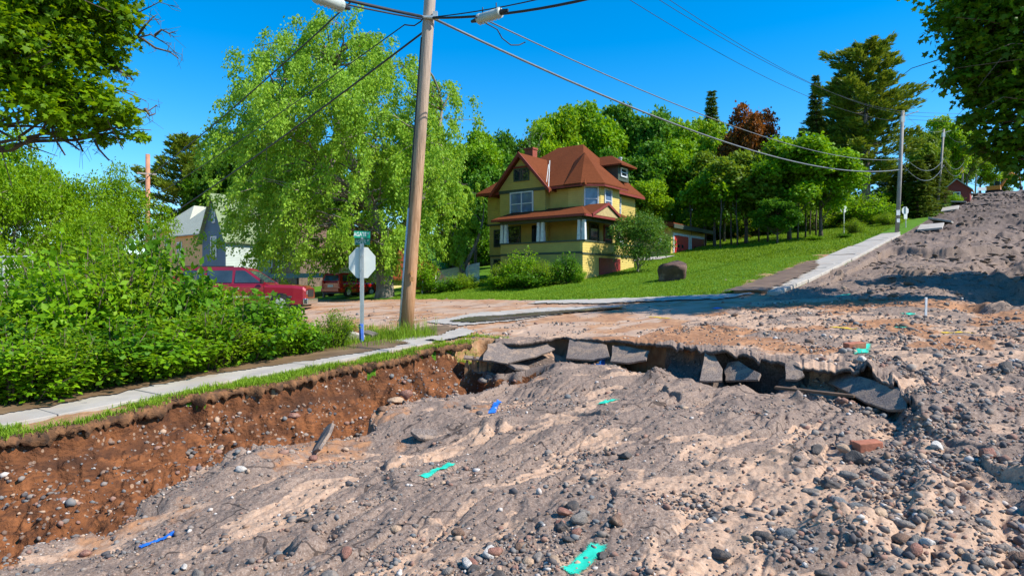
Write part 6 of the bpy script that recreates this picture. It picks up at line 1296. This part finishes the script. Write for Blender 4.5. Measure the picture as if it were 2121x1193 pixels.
# grass: blades on the verge, along the broken edge and over the lawn
def blades(name, x, y, z, h, w, label, mt, lean=.5, per=5):
    g = np.random.default_rng(len(x)); x, y, z, h = [np.repeat(a, per) for a in (x, y, z, h)]; n = len(x); x = x + g.normal(size=n) * w * 3; y = y + g.normal(size=n) * w * 3; h = h * g.uniform(.5, 1.2, n)
    a = g.uniform(0, 6.283, n); dx, dy = np.cos(a), np.sin(a); l_ = h * lean * g.uniform(.1, 1.4, n); ww = w * g.uniform(.6, 1.2, n)
    B = np.stack([x, y, z], 1); s_ = np.stack([-dy, dx, 0 * dx], 1) * ww[:, None] * .5; mid_ = B + np.stack([dx * l_ * .35, dy * l_ * .35, h * .6], 1); tip = B + np.stack([dx * l_, dy * l_, h * (1 - .35 * np.minimum(1, l_ / h))], 1)
    V = np.stack([B - s_, B + s_, mid_ + s_ * .8, mid_ - s_ * .8, tip], 1).reshape(-1, 3); F_ = np.array([(0, 1, 2), (0, 2, 3), (3, 2, 4)])[None] + (np.arange(n) * 5)[:, None, None]
    o = link(name, np_mesh(name, V, F_.reshape(-1, 3), False, {'rnd': np.repeat(g.random(n), 5)}), None, mt); o['kind'] = 'stuff'; o['label'] = label; o['category'] = 'grass'; return o
L_GRASS = leaf_mat('grass_blades', (.09, .20, .006), (.28, .42, .03), .35, patch=.6, rough=.6); L_LAWN = leaf_mat('lawn_blades', (.085, .175, .005), (.24, .37, .02), .35, patch=.3, rough=.6)
n = 60000; u_ = rng.uniform(-8, 13.4, n); v_ = rng.uniform(10.0, 15.5, n); x_, y_ = uv(u_, v_); z_, s_ = surf(x_, y_)
kp = (s_['zone'] == 0) & (s_['bare'] < .62) & ((v_ < 11.42) | (v_ > 12.95)) & (rng.random(n) < np.where(v_ < 11.5, .75, .30)); blades('grass', x_[kp], y_[kp], z_[kp], np.where(v_[kp] < 11.5, .10, .16) * rng.uniform(.5, 1.4, kp.sum()), .011, 'bent yellow-green grass on the verge between pavement and gully', L_GRASS, .9)
n = 60000; x_ = rng.uniform(-8, 22, n); y_ = rng.uniform(26, 56, n); z_, s_ = surf(x_, y_); kp = (s_['zone'] == 0) & (s_['bare'] < .5) & (s_['v'] > 9.6)
blades('lawn_grass', x_[kp], y_[kp], z_[kp], np.full(kp.sum(), .085), .022, 'short bright lawn grass in front of the yellow house', L_LAWN, .6, 4)
n = 40000; x_ = rng.uniform(14, 46, n); y_ = rng.uniform(44, 84, n); z_, s_ = surf(x_, y_); kp = (s_['zone'] == 0) & (s_['v'] > 9.4) & (s_['v'] < 26)
blades('meadow_grass', x_[kp], y_[kp], z_[kp], np.full(kp.sum(), .17), .04, 'longer grass on the bank under the maples and along the hill', L_LAWN, .6, 4)

# undergrowth in the wood
for i in range(44):
    px = 940 + i * 22 + random.uniform(-9, 9); t_ = random.uniform(76, 92) if px < 1500 else random.uniform(70, 84)
    if px > 1860: continue
    x, y = at(px, t_); put_tree(SV[i % 3], 'woodland_shrub', (x, y, ground_at(x, y)), (2.2, 2.2, random.uniform(1.3, 2.2)), random.uniform(0, 6), 'dark bush of the undergrowth in the shade of the wood', 'undergrowth bushes in the wood', 'bush')
# ragged sod hanging over the gully
g = np.random.default_rng(77); us = np.arange(-3, 12.2, .045); n = len(us); lipv = 10.6 + .3 * vn(us * .45, 0 * us + 36.3, 11) + .22 * vn(us * 1.4, 0 * us + 39.6, 12) + .1 * vn(us * 4.3, 0 * us + 42.9, 13)
ov = .05 + .10 * np.maximum(0, vn(us * 1.1, us * 0, 301) + .2) + .06 * g.random(n) + .10 * np.maximum(0, vn(us * 9, us * 0, 302)); dr = .03 + .10 * g.random(n) + .14 * np.maximum(0, vn(us * 7.1, us * 0, 303)) + .10 * np.maximum(0, vn(us * 1.1, us * 0, 304))
rows = []
for k, (dv_, dz_) in enumerate(((.30, .0), (.1, .035), (-.3, .045), (-.8, .02), (-1., -.35), (-.95, -.75), (-.75, -1.))):
    vv = lipv + (dv_ if dv_ > 0 else dv_ * ov); X, Y = uv(us, vv); Z = Hb(X, Y) + (dz_ if dz_ > 0 else dz_ * dr) + .012 * g.normal(size=n); rows.append(np.stack([X, Y, Z], 1))
V = np.concatenate(rows); id_ = np.arange(len(V)).reshape(len(rows), n); q = np.stack([id_[:-1, :-1], id_[1:, :-1], id_[1:, 1:], id_[:-1, 1:]], -1).reshape(-1, 4)
t = NT('root_sod'); c = t.mixc(t.ramp(t.noise(7, 5), .35, .65), (.05, .025, .012), (.22, .10, .04)); t.col(c); t.b.inputs['Roughness'].default_value = .95; t.bump(t.noise(30, 4), .8, .03)
o = link('turf_edge', np_mesh('turf_edge', V, q, False), None, t.m); o['kind'] = 'structure'
us = np.repeat(us, 3); lipv = np.repeat(lipv, 3); ov = np.repeat(ov, 3); n = len(us); kp = g.random(n) < .35 + .6 * ss(vn(us * .7, us * 0, 305), -.3, .2); X, Y = uv(us, lipv + .02 - ov * g.uniform(-1.2, 1.0, n)); blades('grass', X[kp], Y[kp], Hb(X, Y)[kp] + .03, g.uniform(.05, .16, kp.sum()), .012, 'grass hanging over the broken edge of the gully', L_GRASS, 1.3, 5)

def ring(px, py, n_, rad, h0, h1, label):
    cx_, cy_ = G(px, py); a = g.uniform(0, 6.28, n_); q = rad * np.sqrt(g.random(n_)); X = cx_ + q * np.cos(a); Y = cy_ + q * np.sin(a); blades('grass', X, Y, Hz(X, Y), g.uniform(h0, h1, n_), .012, label, L_GRASS, .5, 4)
ring(843, 700, 260, .75, .15, .6, 'tall grass round the foot of the near pole'); ring(735, 715, 240, 1.2, .06, .3, 'thin weeds round the foot of the street sign'); ring(690, 690, 300, 1.6, .06, .25, 'thin weeds between the thicket and the street sign')

DT = tree_pair('t', *broadleaf(131, 15, 9, 5, 26, 14, .3, T_OVAL, .17, .1, .2), BARKL, L_OLIVE)
for px, t_, yt, w_, lab in ((1098, 79, 232, 95, 'half-dead bare-branched tree in the wood left above the house chimney'), (1590, 84, 225, 80, 'half-dead bare-branched tree right of the copper maple')): maple(px, t_, yt, w_, lab, None, None, 'bare_tree', DT)
